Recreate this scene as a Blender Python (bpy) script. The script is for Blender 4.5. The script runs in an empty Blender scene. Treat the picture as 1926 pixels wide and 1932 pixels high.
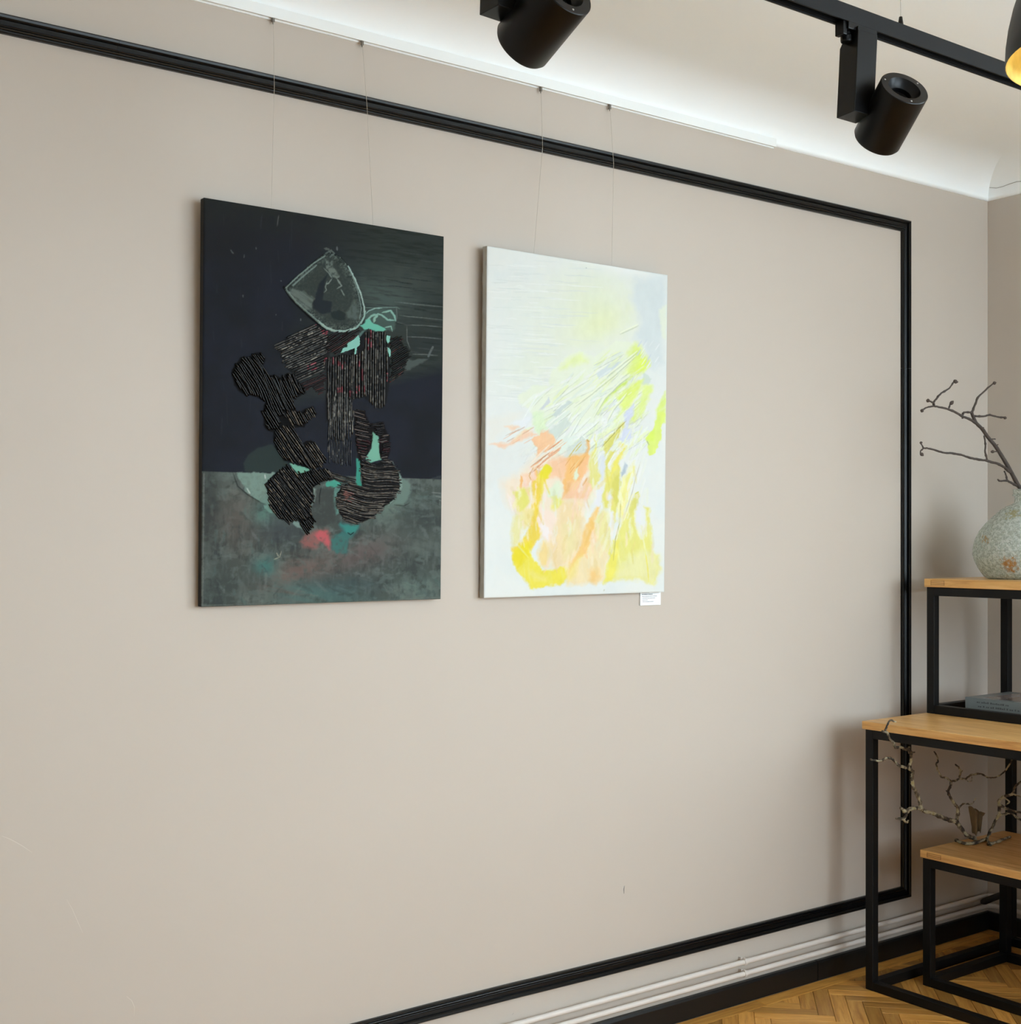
import bpy, bmesh, math, random
import numpy as np
from mathutils import Vector, Matrix

# ------------------------------------------------------------------ camera
SC = bpy.context.scene
COL = SC.collection
FPX, CX, HY = 2505.0, 963.0, 1014.0          # focal length in pixels, centre column, horizon row (1926x1932 frame)
YAW = math.atan2(0.597, 0.802)
CAMZ = 1.5
cam_d = bpy.data.cameras.new('camera')
cam_d.sensor_fit = 'HORIZONTAL'
cam_d.sensor_width = 36.0
cam_d.lens = 36.0 * FPX / 1926.0
cam_d.shift_y = (HY - 966.0) / 1926.0
cam_d.clip_start = 0.05
cam = bpy.data.objects.new('camera', cam_d)
cam.location = (0, 0, CAMZ)
cam.rotation_euler = (math.pi / 2, 0, -YAW)
COL.objects.link(cam)
SC.camera = cam

# ------------------------------------------------------------------ daylight, exposure
WX, WY0, WY1, ZC = 4.52, -1.7, 3.0, 2.90      # side wall by the tables, wall behind the viewer, picture wall, ceiling
XL = -2.2
WZ0, WZ1 = 0.90, 2.78
WIN_FRONT = [(1.65, 4.20)]      # along X in the wall behind the viewer
WIN_RIGHT = [(-1.50, 0.50)]                   # along Y in the side wall
world = bpy.data.worlds.new('overcast_sky')
SC.world = world
world.use_nodes = True
bg = world.node_tree.nodes['Background']
bg.inputs[0].default_value = (0.76, 0.905, 1.0, 1)
bg.inputs[1].default_value = 11.9
def portal(loc, rot, w, h):                    # sky portal in a window opening
    ld = bpy.data.lights.new('window_portal', 'AREA')
    ld.shape = 'RECTANGLE'
    ld.size, ld.size_y = w, h
    ld.cycles.is_portal = True
    lo = bpy.data.objects.new('window_portal', ld)
    lo.location, lo.rotation_euler = loc, rot
    COL.objects.link(lo)
for (a, b) in WIN_FRONT:
    portal(((a + b) / 2, WY0 - 0.2, (WZ0 + WZ1) / 2), (math.pi / 2, 0, 0), b - a, WZ1 - WZ0)
for (a, b) in WIN_RIGHT:
    portal((WX + 0.2, (a + b) / 2, (WZ0 + WZ1) / 2), (0, math.pi / 2, 0), WZ1 - WZ0, b - a)
SC.view_settings.view_transform = 'Standard'
SC.view_settings.look = 'None'
SC.view_settings.exposure = 0.0
SC.view_settings.gamma = 1.0
SC.cycles.max_bounces = 7
SC.cycles.diffuse_bounces = 5
SC.cycles.glossy_bounces = 3
SC.cycles.transmission_bounces = 4
SC.cycles.transparent_max_bounces = 8
SC.cycles.caustics_reflective = False
SC.cycles.caustics_refractive = False
SC.cycles.use_light_tree = False
SC.view_settings.use_curve_mapping = False

# ------------------------------------------------------------------ helpers
FW = Vector((math.sin(YAW), math.cos(YAW), 0))
RT = Vector((math.cos(YAW), -math.sin(YAW), 0))
UP = Vector((0, 0, 1))
EYE = Vector((0, 0, CAMZ))

def ray(u, v):
    return FW + RT * ((u - CX) / FPX) + UP * ((HY - v) / FPX)

def at(u, v, t):
    return EYE + ray(u, v) * t

def on_y(u, v, y):
    d = ray(u, v)
    return EYE + d * (y / d.y)

def on_x(u, v, x):
    d = ray(u, v)
    return EYE + d * (x / d.x)

def on_z(u, v, z):
    d = ray(u, v)
    return EYE + d * ((z - CAMZ) / d.z)

def lin(c):
    c = np.asarray(c, dtype=float) / 255.0
    return np.where(c <= 0.04045, c / 12.92, ((c + 0.055) / 1.055) ** 2.4)

def rgb(c):
    l = lin(c)
    return (float(l[0]), float(l[1]), float(l[2]), 1.0)

WM = {}                                         # world matrices of the empties

class MB:
    """collects geometry for ONE mesh"""
    def __init__(self):
        self.v, self.f, self.c = [], [], []

    def add(self, vs, fs, cs=None):
        n = len(self.v)
        self.v += [tuple(p) for p in vs]
        self.f += [tuple(i + n for i in f) for f in fs]
        if cs is not None:
            self.c += cs
        return self

    def box(self, a, b):
        x0, y0, z0 = a
        x1, y1, z1 = b
        return self.add([(x0, y0, z0), (x1, y0, z0), (x1, y1, z0), (x0, y1, z0), (x0, y0, z1), (x1, y0, z1), (x1, y1, z1), (x0, y1, z1)],
                        [(3, 2, 1, 0), (4, 5, 6, 7), (0, 1, 5, 4), (1, 2, 6, 5), (2, 3, 7, 6), (3, 0, 4, 7)])

    def tube(self, pts, rad, sides=8, cs=None, cap=True, flat=1.0):
        pts = [Vector(p) for p in pts]
        n = len(pts)
        if not hasattr(rad, '__len__'):
            rad = [rad] * n
        vs, fs, cc = [], [], []
        t0 = (pts[1] - pts[0]).normalized()
        ref = Vector((0, 0, 1)) if abs(t0.z) < 0.9 else Vector((0, 1, 0))
        nrm = (ref - t0 * ref.dot(t0)).normalized()
        for i, p in enumerate(pts):
            t = (pts[min(i + 1, n - 1)] - pts[max(i - 1, 0)])
            t = t.normalized() if t.length > 1e-9 else t0
            nrm = nrm - t * nrm.dot(t)
            nrm = nrm.normalized() if nrm.length > 1e-9 else Vector((1, 0, 0))
            bi = t.cross(nrm)
            for k in range(sides):
                a = 2 * math.pi * k / sides
                vs.append(p + (nrm * math.cos(a) + bi * math.sin(a) * flat) * rad[i])
                if cs is not None:
                    cc.append(cs[i])
        for i in range(n - 1):
            for k in range(sides):
                a, b = i * sides + k, i * sides + (k + 1) % sides
                fs.append((a, b, b + sides, a + sides))
        if cap:
            fs.append(tuple(range(sides - 1, -1, -1)))
            fs.append(tuple((n - 1) * sides + k for k in range(sides)))
        return self.add(vs, fs, cc if cs is not None else None)

    def lathe(self, prof, seg=32, M=None):
        """prof: list of (r, z); r = 0 closes to a point"""
        M = M or Matrix.Identity(4)
        rings, vs, fs = [], [], []
        for r, z in prof:
            if r < 1e-6:
                rings.append([len(vs)])
                vs.append(M @ Vector((0, 0, z)))
            else:
                rings.append(list(range(len(vs), len(vs) + seg)))
                for k in range(seg):
                    a = 2 * math.pi * k / seg
                    vs.append(M @ Vector((r * math.cos(a), r * math.sin(a), z)))
        for A, B in zip(rings[:-1], rings[1:]):
            for k in range(seg):
                k2 = (k + 1) % seg
                if len(A) == 1 and len(B) == 1:
                    continue
                if len(A) == 1:
                    fs.append((A[0], B[k2], B[k]))
                elif len(B) == 1:
                    fs.append((A[k], A[k2], B[0]))
                else:
                    fs.append((A[k], A[k2], B[k2], B[k]))
        return self.add(vs, fs)

    def sweep(self, prof_at, n_st, closed=True, caps=True):
        """prof_at(i) -> list of points for station i"""
        rings = [prof_at(i) for i in range(n_st)]
        m = len(rings[0])
        vs = [p for r in rings for p in r]
        fs = []
        for i in range(n_st - 1):
            for k in range(m if closed else m - 1):
                k2 = (k + 1) % m
                fs.append((i * m + k, i * m + k2, (i + 1) * m + k2, (i + 1) * m + k))
        if caps:
            fs.append(tuple(range(m - 1, -1, -1)))
            fs.append(tuple((n_st - 1) * m + k for k in range(m)))
        return self.add(vs, fs)

def prop(o, label=None, cat=None, group=None, kind=None):
    if label: o['label'] = label
    if cat: o['category'] = cat
    if group: o['group'] = group
    if kind: o['kind'] = kind
    return o

def thing(name, loc=(0, 0, 0), label=None, cat=None, group=None, kind=None, rot=None):
    o = bpy.data.objects.new(name, None)
    o.empty_display_size = 0.1
    o.location = loc
    M = Matrix.Translation(Vector(loc))
    if rot is not None:
        o.rotation_euler = rot
        from mathutils import Euler
        M = M @ Euler(rot).to_matrix().to_4x4()
    COL.objects.link(o)
    WM[o.name] = M
    return prop(o, label, cat, group, kind)

def obj(name, mb, mat, parent=None, smooth=False, bevel=0.0, local=False, fix=True):
    vs = mb.v
    M = WM.get(parent.name, Matrix.Identity(4)) if parent is not None else Matrix.Identity(4)
    if parent is not None and not local:
        Mi = M.inverted()
        vs = [tuple(Mi @ Vector(p)) for p in vs]
    me = bpy.data.meshes.new(name)
    me.from_pydata(vs, [], mb.f)
    if fix:
        bm = bmesh.new()
        bm.from_mesh(me)
        bmesh.ops.recalc_face_normals(bm, faces=bm.faces)
        bm.to_mesh(me)
        bm.free()
    if mb.c:
        ca = me.color_attributes.new('Col', 'FLOAT_COLOR', 'POINT')
        arr = np.ones((len(me.vertices), 4), dtype=np.float32)
        arr[:, :3] = np.array(mb.c, dtype=np.float32)
        ca.data.foreach_set('color', arr.ravel())
    if smooth:
        me.polygons.foreach_set('use_smooth', [True] * len(me.polygons))
    if mat is not None:
        me.materials.append(mat)
    o = bpy.data.objects.new(name, me)
    COL.objects.link(o)
    if parent is not None:
        o.parent = parent
    WM[o.name] = M
    if bevel > 0:
        b = o.modifiers.new('bevel', 'BEVEL')
        b.width = bevel
        b.segments = 2
        b.limit_method = 'ANGLE'
        b.angle_limit = math.radians(40)
    return o

def base_obj(name, mb, mat, label, cat, group=None, kind=None, **kw):
    """a top-level one-mesh thing whose origin sits in its own middle bottom"""
    a = np.array(mb.v)
    c = Vector(((a[:, 0].min() + a[:, 0].max()) / 2, (a[:, 1].min() + a[:, 1].max()) / 2, a[:, 2].min()))
    mb.v = [tuple(Vector(p) - c) for p in mb.v]
    o = obj(name, mb, mat, None, **kw)
    o.location = c
    WM[o.name] = Matrix.Translation(c)
    return prop(o, label, cat, group, kind)

# ------------------------------------------------------------------ materials
def nodes_of(name):
    m = bpy.data.materials.new(name)
    m.use_nodes = True
    nt = m.node_tree
    return m, nt, nt.nodes['Principled BSDF']

def mat(name, col, rough=0.5, metal=0.0, spec=0.5, var=0.0, vscale=8.0, bump=0.0, bscale=60.0, stretch=None, coat=0.0):
    m, nt, p = nodes_of(name)
    p.inputs['Base Color'].default_value = rgb(col)
    p.inputs['Roughness'].default_value = rough
    p.inputs['Metallic'].default_value = metal
    p.inputs['Specular IOR Level'].default_value = spec
    p.inputs['Coat Weight'].default_value = coat
    tc = nt.nodes.new('ShaderNodeTexCoord')
    vec = tc.outputs['Object']
    if stretch:
        mp = nt.nodes.new('ShaderNodeMapping')
        mp.inputs['Scale'].default_value = stretch
        nt.links.new(vec, mp.inputs[0])
        vec = mp.outputs[0]
    if var > 0:
        n = nt.nodes.new('ShaderNodeTexNoise')
        n.inputs['Scale'].default_value = vscale
        n.inputs['Detail'].default_value = 3
        nt.links.new(vec, n.inputs['Vector'])
        mx = nt.nodes.new('ShaderNodeMix')
        mx.data_type = 'RGBA'
        mx.inputs['A'].default_value = rgb([max(0, c * (1 - var)) for c in col])
        mx.inputs['B'].default_value = rgb([min(255, c * (1 + var)) for c in col])
        nt.links.new(n.outputs['Fac'], mx.inputs['Factor'])
        nt.links.new(mx.outputs['Result'], p.inputs['Base Color'])
    if bump > 0:
        n2 = nt.nodes.new('ShaderNodeTexNoise')
        n2.inputs['Scale'].default_value = bscale
        n2.inputs['Detail'].default_value = 4
        nt.links.new(vec, n2.inputs['Vector'])
        b = nt.nodes.new('ShaderNodeBump')
        b.inputs['Strength'].default_value = bump
        b.inputs['Distance'].default_value = 0.002
        nt.links.new(n2.outputs['Fac'], b.inputs['Height'])
        nt.links.new(b.outputs[0], p.inputs['Normal'])
    return m

def ramp(nt, fac, stops):
    r = nt.nodes.new('ShaderNodeValToRGB')
    while len(r.color_ramp.elements) < len(stops):
        r.color_ramp.elements.new(0.5)
    for e, (pos, c) in zip(r.color_ramp.elements, stops):
        e.position = pos
        e.color = rgb(c)
    nt.links.new(fac, r.inputs[0])
    return r

def wood(name, dark, mid, light, scale, rough=0.45, rnd=False, coat=0.0):
    m, nt, p = nodes_of(name)
    tc = nt.nodes.new('ShaderNodeTexCoord')
    mp = nt.nodes.new('ShaderNodeMapping')
    mp.inputs['Scale'].default_value = scale
    nt.links.new(tc.outputs['Object'], mp.inputs[0])
    vec = mp.outputs[0]
    oi = nt.nodes.new('ShaderNodeObjectInfo')
    at_ = nt.nodes.new('ShaderNodeAttribute')
    at_.attribute_name = 'tone'
    s = nt.nodes.new('ShaderNodeMath')
    s.operation = 'ADD'
    nt.links.new(oi.outputs['Random'], s.inputs[0])
    nt.links.new(at_.outputs['Fac'], s.inputs[1])
    fr = nt.nodes.new('ShaderNodeMath')
    fr.operation = 'FRACT'
    nt.links.new(s.outputs[0], fr.inputs[0])
    n = nt.nodes.new('ShaderNodeTexNoise')
    n.noise_dimensions = '4D'
    n.inputs['Scale'].default_value = 1.0
    n.inputs['Detail'].default_value = 6
    n.inputs['Roughness'].default_value = 0.6
    n.inputs['Distortion'].default_value = 0.6
    nt.links.new(vec, n.inputs['Vector'])
    w = nt.nodes.new('ShaderNodeMath')
    w.operation = 'MULTIPLY'
    w.inputs[1].default_value = 37.0
    nt.links.new(fr.outputs[0], w.inputs[0])
    nt.links.new(w.outputs[0], n.inputs['W'])
    r = ramp(nt, n.outputs['Fac'], [(0.28, dark), (0.5, mid), (0.72, light)])
    out = r.outputs[0]
    if rnd:
        h = nt.nodes.new('ShaderNodeHueSaturation')
        mr = nt.nodes.new('ShaderNodeMapRange')
        mr.inputs['To Min'].default_value = 0.5
        mr.inputs['To Max'].default_value = 1.12
        nt.links.new(fr.outputs[0], mr.inputs['Value'])
        nt.links.new(mr.outputs[0], h.inputs['Value'])
        nt.links.new(out, h.inputs['Color'])
        out = h.outputs[0]
    nt.links.new(out, p.inputs['Base Color'])
    p.inputs['Roughness'].default_value = rough
    p.inputs['Coat Weight'].default_value = coat
    p.inputs['Coat Roughness'].default_value = 0.2
    b = nt.nodes.new('ShaderNodeBump')
    b.inputs['Strength'].default_value = 0.15
    b.inputs['Distance'].default_value = 0.001
    nt.links.new(n.outputs['Fac'], b.inputs['Height'])
    nt.links.new(b.outputs[0], p.inputs['Normal'])
    return m

def paint_mat(name, rough=0.45, spec=0.4, bump=0.3, bscale=500.0):
    m, nt, p = nodes_of(name)
    a = nt.nodes.new('ShaderNodeAttribute')
    a.attribute_name = 'Col'
    nt.links.new(a.outputs['Color'], p.inputs['Base Color'])
    p.inputs['Roughness'].default_value = rough
    p.inputs['Specular IOR Level'].default_value = spec
    tc = nt.nodes.new('ShaderNodeTexCoord')
    n = nt.nodes.new('ShaderNodeTexNoise')
    n.inputs['Scale'].default_value = bscale
    nt.links.new(tc.outputs['Object'], n.inputs['Vector'])
    b = nt.nodes.new('ShaderNodeBump')
    b.inputs['Strength'].default_value = bump
    b.inputs['Distance'].default_value = 0.0006
    nt.links.new(n.outputs['Fac'], b.inputs['Height'])
    nt.links.new(b.outputs[0], p.inputs['Normal'])
    return m

M_WALL = mat('wall_paint', (192, 182, 171), rough=0.6, spec=0.3, var=0.012, vscale=1.6)
M_CEIL = mat('ceiling_paint', (246, 250, 251), rough=0.7, spec=0.2)
M_BLACK = mat('black_lacquer', (10, 11, 12), rough=0.28, spec=0.32)
M_SKIRT = mat('black_skirting_paint', (11, 12, 12), rough=0.42, spec=0.4, bump=0.1, bscale=120)
M_STEEL = mat('black_powder_coat', (9, 9, 10), rough=0.5, spec=0.25, bump=0.15, bscale=900)
M_SPOT = mat('black_anodised', (8, 8, 9), rough=0.36, spec=0.24)
M_SPOTD = mat('black_recess', (8, 8, 9), rough=0.4, spec=0.4)
M_TRACK = mat('black_track', (12, 12, 13), rough=0.55, spec=0.2)
M_METAL = mat('bright_steel', (190, 190, 188), rough=0.3, metal=1.0)
M_WHITE = mat('white_rail', (238, 241, 240), rough=0.5, spec=0.3)
M_PIPE = mat('painted_pipe', (220, 213, 206), rough=0.4, spec=0.5, var=0.03, vscale=25, bump=0.1, bscale=120)
M_OAK = wood('oak_top', (186, 132, 70), (220, 170, 100), (238, 196, 132), (70, 5, 70), rough=0.42, coat=0.15)
M_PARQ = wood('parquet_oak', (178, 118, 48), (220, 158, 74), (242, 188, 102), (6, 75, 40), rough=0.38, rnd=True, coat=0.25)
M_GAP = mat('parquet_joint', (30, 18, 8), rough=0.8)
M_DARKLINE = mat('dark_joint', (92, 58, 26), rough=0.7)
M_NYLON = mat('nylon_line', (190, 181, 170), rough=0.3, spec=0.5)
M_PAINT_D = paint_mat('dark_oil_paint', rough=0.65, spec=0.05, bump=0.35)
M_PAINT_S = paint_mat('glossy_string_paint', rough=0.26, spec=0.2, bump=0.3, bscale=900)
M_PAINT_W = paint_mat('light_oil_paint', rough=0.6, spec=0.2, bump=0.25)
M_CANVB = mat('black_canvas_edge', (14, 14, 14), rough=0.7)
M_CANVW = mat('raw_canvas_edge', (176, 176, 170), rough=0.8, var=0.12, vscale=40, bump=0.3, bscale=700)
M_CARD = mat('white_card', (240, 246, 250), rough=0.5)
M_INK = mat('print_ink', (96, 100, 106), rough=0.7)

# ================================================================== the room
YW = WY1
T = 0.2
def quad_mb(*pts):
    return MB().add(pts, [tuple(range(len(pts)))])

# picture wall
wall_back = obj('wall_back', MB().box((XL - T, YW, -0.02), (WX + T, YW + T, ZC + 0.1)), M_WALL)
prop(wall_back, 'warm grey painted picture wall behind the two paintings', 'wall', kind='structure')
# the walls with window openings
def pierced(openings, lo, hi, box):
    mb = MB()
    edges = [lo] + [q for w in openings for q in w] + [hi]
    for i in range(0, len(edges), 2):
        box(mb, edges[i], edges[i + 1], -0.02, ZC + 0.1)
    for (a, b) in openings:
        box(mb, a, b, -0.02, WZ0)
        box(mb, a, b, WZ1, ZC + 0.1)
    return mb
M_WALL2 = mat('pale_wall_paint', (238, 238, 236), rough=0.7, spec=0.2)
wall_right = obj('wall_right', pierced(WIN_RIGHT, WY0 - T, YW, lambda m, a, b, z0, z1: m.box((WX, a, z0), (WX + T, b, z1))), M_WALL)
prop(wall_right, 'shaded grey wall beyond the steel tables, at the corner', 'wall', kind='structure')
wall_left = obj('wall_left', MB().box((XL - T, WY0 - T, -0.02), (XL, YW, ZC + 0.1)), M_WALL2)
prop(wall_left, 'pale side wall out of the picture, opposite the tables', 'wall', kind='structure')
wall_front = obj('wall_front', pierced(WIN_FRONT, XL, WX, lambda m, a, b, z0, z1: m.box((a, WY0 - T, z0), (b, WY0, z1))), M_WALL2)
prop(wall_front, 'pale window wall behind the viewer, facing the paintings', 'wall', kind='structure')
ceiling = obj('ceiling', MB().box((XL - T, WY0 - T, ZC), (WX + T, YW + T, ZC + 0.15)), M_CEIL)
prop(ceiling, 'smooth white ceiling above the lighting track', 'ceiling', kind='structure')
# unseen outside ground, its colour lightened to bounce more daylight onto the ceiling
ground = obj('ground', quad_mb((-60, -60, -4), (60, -60, -4), (60, 60, -4), (-60, 60, -4)), mat('street', (222, 224, 226), rough=0.9))
prop(ground, 'pale street level outside the windows, lightened to bounce daylight in', 'ground', kind='structure')

# windows (out of the picture, they let the daylight in)
WN = [('front', w, 'tall white opened casement window behind the viewer, %s' % t) for w, t in zip(WIN_FRONT, ('facing the paintings', 'nearer to the tables'))] + [('side', w, 'tall white opened casement window in the side wall beside the viewer') for w in WIN_RIGHT]
for i, (side, (y0, y1), lab) in enumerate(WN):
    ym = (y0 + y1) / 2
    fx = side == 'front'
    w = thing('window_%d' % (i + 1), (ym, WY0 - 0.1, WZ0) if fx else (WX + 0.1, ym, WZ0), lab, 'window', kind='structure')
    def B3(p0, p1, d0, d1, q0, q1, m=None):      # along-the-wall, depth outwards, height
        m = m or MB()
        return m.box((p0, WY0 - d1, q0), (p1, WY0 - d0, q1)) if fx else m.box((WX + d0, p0, q0), (WX + d1, p1, q1))
    for (p0, p1, q0, q1) in [(y0, y0 + 0.06, WZ0, WZ1), (y1 - 0.06, y1, WZ0, WZ1), (ym - 0.05, ym + 0.05, WZ0 + 0.06, WZ1 - 0.06), (y0 + 0.06, y1 - 0.06, WZ0, WZ0 + 0.06), (y0 + 0.06, y1 - 0.06, WZ1 - 0.06, WZ1)]:
        obj('window_frame', B3(p0, p1, 0.12, 0.17, q0, q1), M_WHITE, w)
    obj('window_sill', B3(y0 - 0.05, y1 + 0.05, -0.12, 0.12, WZ0 - 0.03, WZ0), M_WHITE, w, bevel=0.004)

# plaster cove between walls and ceiling (mitred ring round the room)
CZ, CH, CD = 2.792, ZC - 2.792, 0.19
cprof = [(0.0, CZ), (0.007, CZ + 0.001)]
for k in range(25):
    a = math.pi / 2 * k / 24
    cprof.append((0.007 + (CD - 0.007) * (1 - math.cos(a)), CZ + 0.012 + (CH - 0.012) * math.sin(a)))
def cove_corner(i):
    r = []
    for d, z in cprof:
        xa, xb, ya, yb = XL + d, WX - d, WY0 + d, YW - d
        r.append([(xa, yb, z), (xb, yb, z), (xb, ya, z), (xa, ya, z), (xa, yb, z)][i])
    return r
cmb = MB()
for i in range(4):                               # each side its own faces, so the mitres stay crisp
    cmb.sweep(lambda k, i=i: cove_corner(i + k), 2, closed=False, caps=False)
cove = obj('trim_1', cmb, M_CEIL, smooth=True)
prop(cove, 'white plaster cove curving from the walls into the ceiling', 'cornice', kind='structure')
M_CRACK = mat('plaster_crack', (150, 150, 146), rough=0.9)
pts = [on_x(u, v, WX - 0.02) for u, v in [(1867, 354), (1880, 355), (1892, 352), (1905, 347), (1918, 343), (1930, 342)]]
pts = [Vector((WX - 0.021, p.y, p.z)) for p in pts]
obj('crack', MB().tube(pts, 0.0011, 5), M_CRACK, cove)

# hairline scuffs and plaster scratches on the picture wall
M_SCUFF = mat('grey_scuff', (150, 146, 142), rough=0.9)
M_SCR = mat('pale_scratch', (202, 193, 182), rough=0.8)
def scuff(name, pts, r, m):
    ps = [on_y(u, v, YW - 0.0002) for u, v in pts]
    obj(name, MB().tube(ps, [r * (0.35 if k in (0, len(ps) - 1) else 1) for k in range(len(ps))], 5, flat=0.25), m, wall_back)
scuff('scuff', [(1178, 1671), (1176.5, 1677), (1177, 1686)], 0.0028, M_SCUFF)
scuff('scuff', [(969, 1911), (966, 1915)], 0.0014, M_SCUFF)
scuff('scratch', [(3, 1577), (20, 1584), (40, 1595), (60, 1608)], 0.0011, M_SCR)
scuff('scratch', [(126, 1697), (136, 1715), (146, 1738), (156, 1760)], 0.0009, M_SCR)
scuff('scratch', [(239, 1880), (248, 1888), (253, 1900), (253, 1916)], 0.0013, M_SCR)

# ------------------------------------------------------------------ parquet
floor = obj('floor', MB().box((XL - T, WY0 - T, -0.06), (WX + T, YW + T, -0.0125)), M_GAP)
prop(floor, 'herringbone oak parquet floor under the black steel tables', 'floor', kind='structure')
PW, PL, GAPW = 0.05, 0.25, 0.0013
def plank_mb(L, W):
    h, c = 0.012, 0.0008
    x, y = L / 2 - GAPW / 2, W / 2 - GAPW / 2
    vs = [(-x, -y, -h), (x, -y, -h), (x, y, -h), (-x, y, -h), (-x, -y, -c), (x, -y, -c), (x, y, -c), (-x, y, -c),
          (-x + c, -y + c, 0), (x - c, -y + c, 0), (x - c, y - c, 0), (-x + c, y - c, 0)]
    fs = [(0, 1, 5, 4), (1, 2, 6, 5), (2, 3, 7, 6), (3, 0, 4, 7), (4, 5, 9, 8), (5, 6, 10, 9), (6, 7, 11, 10), (7, 4, 8, 11), (8, 9, 10, 11)]
    return vs, fs
BORD = 0.075
rng = random.Random(4)
blocks = []
s2 = math.sqrt(0.5)
# classic herringbone in a grid of unit PW, then turned by 45 degrees
n = int(PL / PW)
R_ = 150
for gx in range(-R_, R_):
    for gy in range(-R_, R_):
        k = (gx - gy) % (2 * n)
        if k == 0:
            cx, cy, ang = (gx + n / 2) * PW, (gy + 0.5) * PW, 0.0
        elif k == n:                          # column blocks
            cx, cy, ang = (gx + 0.5) * PW, (gy - n / 2 + 1.0) * PW, math.pi / 2
        else:
            continue
        X = (cx - cy) * s2 + 3.3
        Y = (cx + cy) * s2 + 1.6
        if XL < X < WX - BORD + 0.12 and WY0 - 0.1 < Y < YW - BORD + 0.12:
            blocks.append((X, Y, ang + math.pi / 4))
def in_view(X, Y):
    d = Vector((X, Y, -CAMZ))
    t = d.dot(FW)
    if t < 0.5: return -1e9
    u, v = CX + FPX * d.dot(RT) / t, HY + FPX * CAMZ / t
    return -max(0, u - 1926 - 20, -u + 600, v - 1932 - 25)
blocks.sort(key=lambda b: -in_view(b[0], b[1]) + 0.001 * math.hypot(b[0] - 3.6, b[1] - 2.4))
pv, pf = plank_mb(PL, PW)
pme = bpy.data.meshes.new('plank')
pme.from_pydata(pv, [], pf)
pme.materials.append(M_PARQ)
XB, YB = WX - BORD - GAPW, YW - BORD - GAPW
def cut_plank(X, Y, a):
    """outline of a block cut off at the border boards, in the block's own frame"""
    c, s = math.cos(a), math.sin(a)
    x, y = PL / 2 - GAPW / 2, PW / 2 - GAPW / 2
    P = [(X + px * c - py * s, Y + px * s + py * c) for px, py in [(-x, -y), (x, -y), (x, y), (-x, y)]]
    for ax, lim in ((0, XB), (1, YB)):
        Q = []
        for i in range(len(P)):
            p0, p1 = P[i], P[(i + 1) % len(P)]
            i0, i1 = p0[ax] <= lim, p1[ax] <= lim
            if i0: Q.append(p0)
            if i0 != i1:
                k = (lim - p0[ax]) / (p1[ax] - p0[ax])
                Q.append((p0[0] + (p1[0] - p0[0]) * k, p0[1] + (p1[1] - p0[1]) * k))
        P = Q
        if len(P) < 3: return None
    loc = [((px - X) * c + (py - Y) * s, -(px - X) * s + (py - Y) * c) for px, py in P]
    n_ = len(loc)
    area = abs(sum(loc[i][0] * loc[(i + 1) % n_][1] - loc[(i + 1) % n_][0] * loc[i][1] for i in range(n_))) / 2
    if area < 4e-5: return None
    vs = [(px, py, -0.012) for px, py in loc] + [(px, py, 0) for px, py in loc]
    return vs, [tuple(range(n_, 2 * n_))] + [(i, (i + 1) % n_, (i + 1) % n_ + n_, i + n_) for i in range(n_)]
def whole(X, Y):
    return X < XB - 0.11 and Y < YB - 0.11
kept = []
for b_ in blocks:
    if whole(b_[0], b_[1]): kept.append((b_, None))
    else:
        r_ = cut_plank(*b_)
        if r_: kept.append((b_, r_))
for (X, Y, a), cut in kept[:300]:
    me_ = pme
    if cut:
        me_ = bpy.data.meshes.new('plank')
        me_.from_pydata(cut[0], [], cut[1])
        me_.materials.append(M_PARQ)
    o = bpy.data.objects.new('plank', me_)
    o.parent = floor
    o.location = (X, Y, rng.uniform(-0.0005, 0.0003))
    o.rotation_euler = (0, 0, a)
    COL.objects.link(o)
# border boards along the picture wall and the window wall
for i in range(9):
    L = 0.62
    x0 = WX - BORD - (i + 1) * L
    vs, fs = plank_mb(L, BORD - 0.018)
    o = obj('border_board', MB().add([(x + x0 + L / 2, y + YW - 0.018 - (BORD - 0.018) / 2, z - 0.0003) for x, y, z in vs], fs), M_PARQ, floor)
for i in range(9):
    L = 0.62
    y0 = YW - (i + 1) * L
    vs, fs = plank_mb(L, BORD - 0.018)
    o = obj('border_board', MB().add([(-y + WX - 0.018 - (BORD - 0.018) / 2, x + y0 + L / 2, z - 0.0003) for x, y, z in vs], fs), M_PARQ, floor)
rest = MB()
tones = []
for (X, Y, a), cut in kept[300:]:
    c, s = math.cos(a), math.sin(a)
    dz = rng.uniform(-0.0005, 0.0003)
    tn = rng.random()
    vv, ff = cut or (pv, pf)
    rest.add([(x * c - y * s + X, x * s + y * c + Y, z + dz) for x, y, z in vv], ff)
    tones += [tn] * len(vv)
ro = obj('parquet_field', rest, M_PARQ, floor, fix=False)
ro['kind'] = 'stuff'
at_ = ro.data.attributes.new('tone', 'FLOAT', 'POINT')
at_.data.foreach_set('value', tones)

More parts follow.
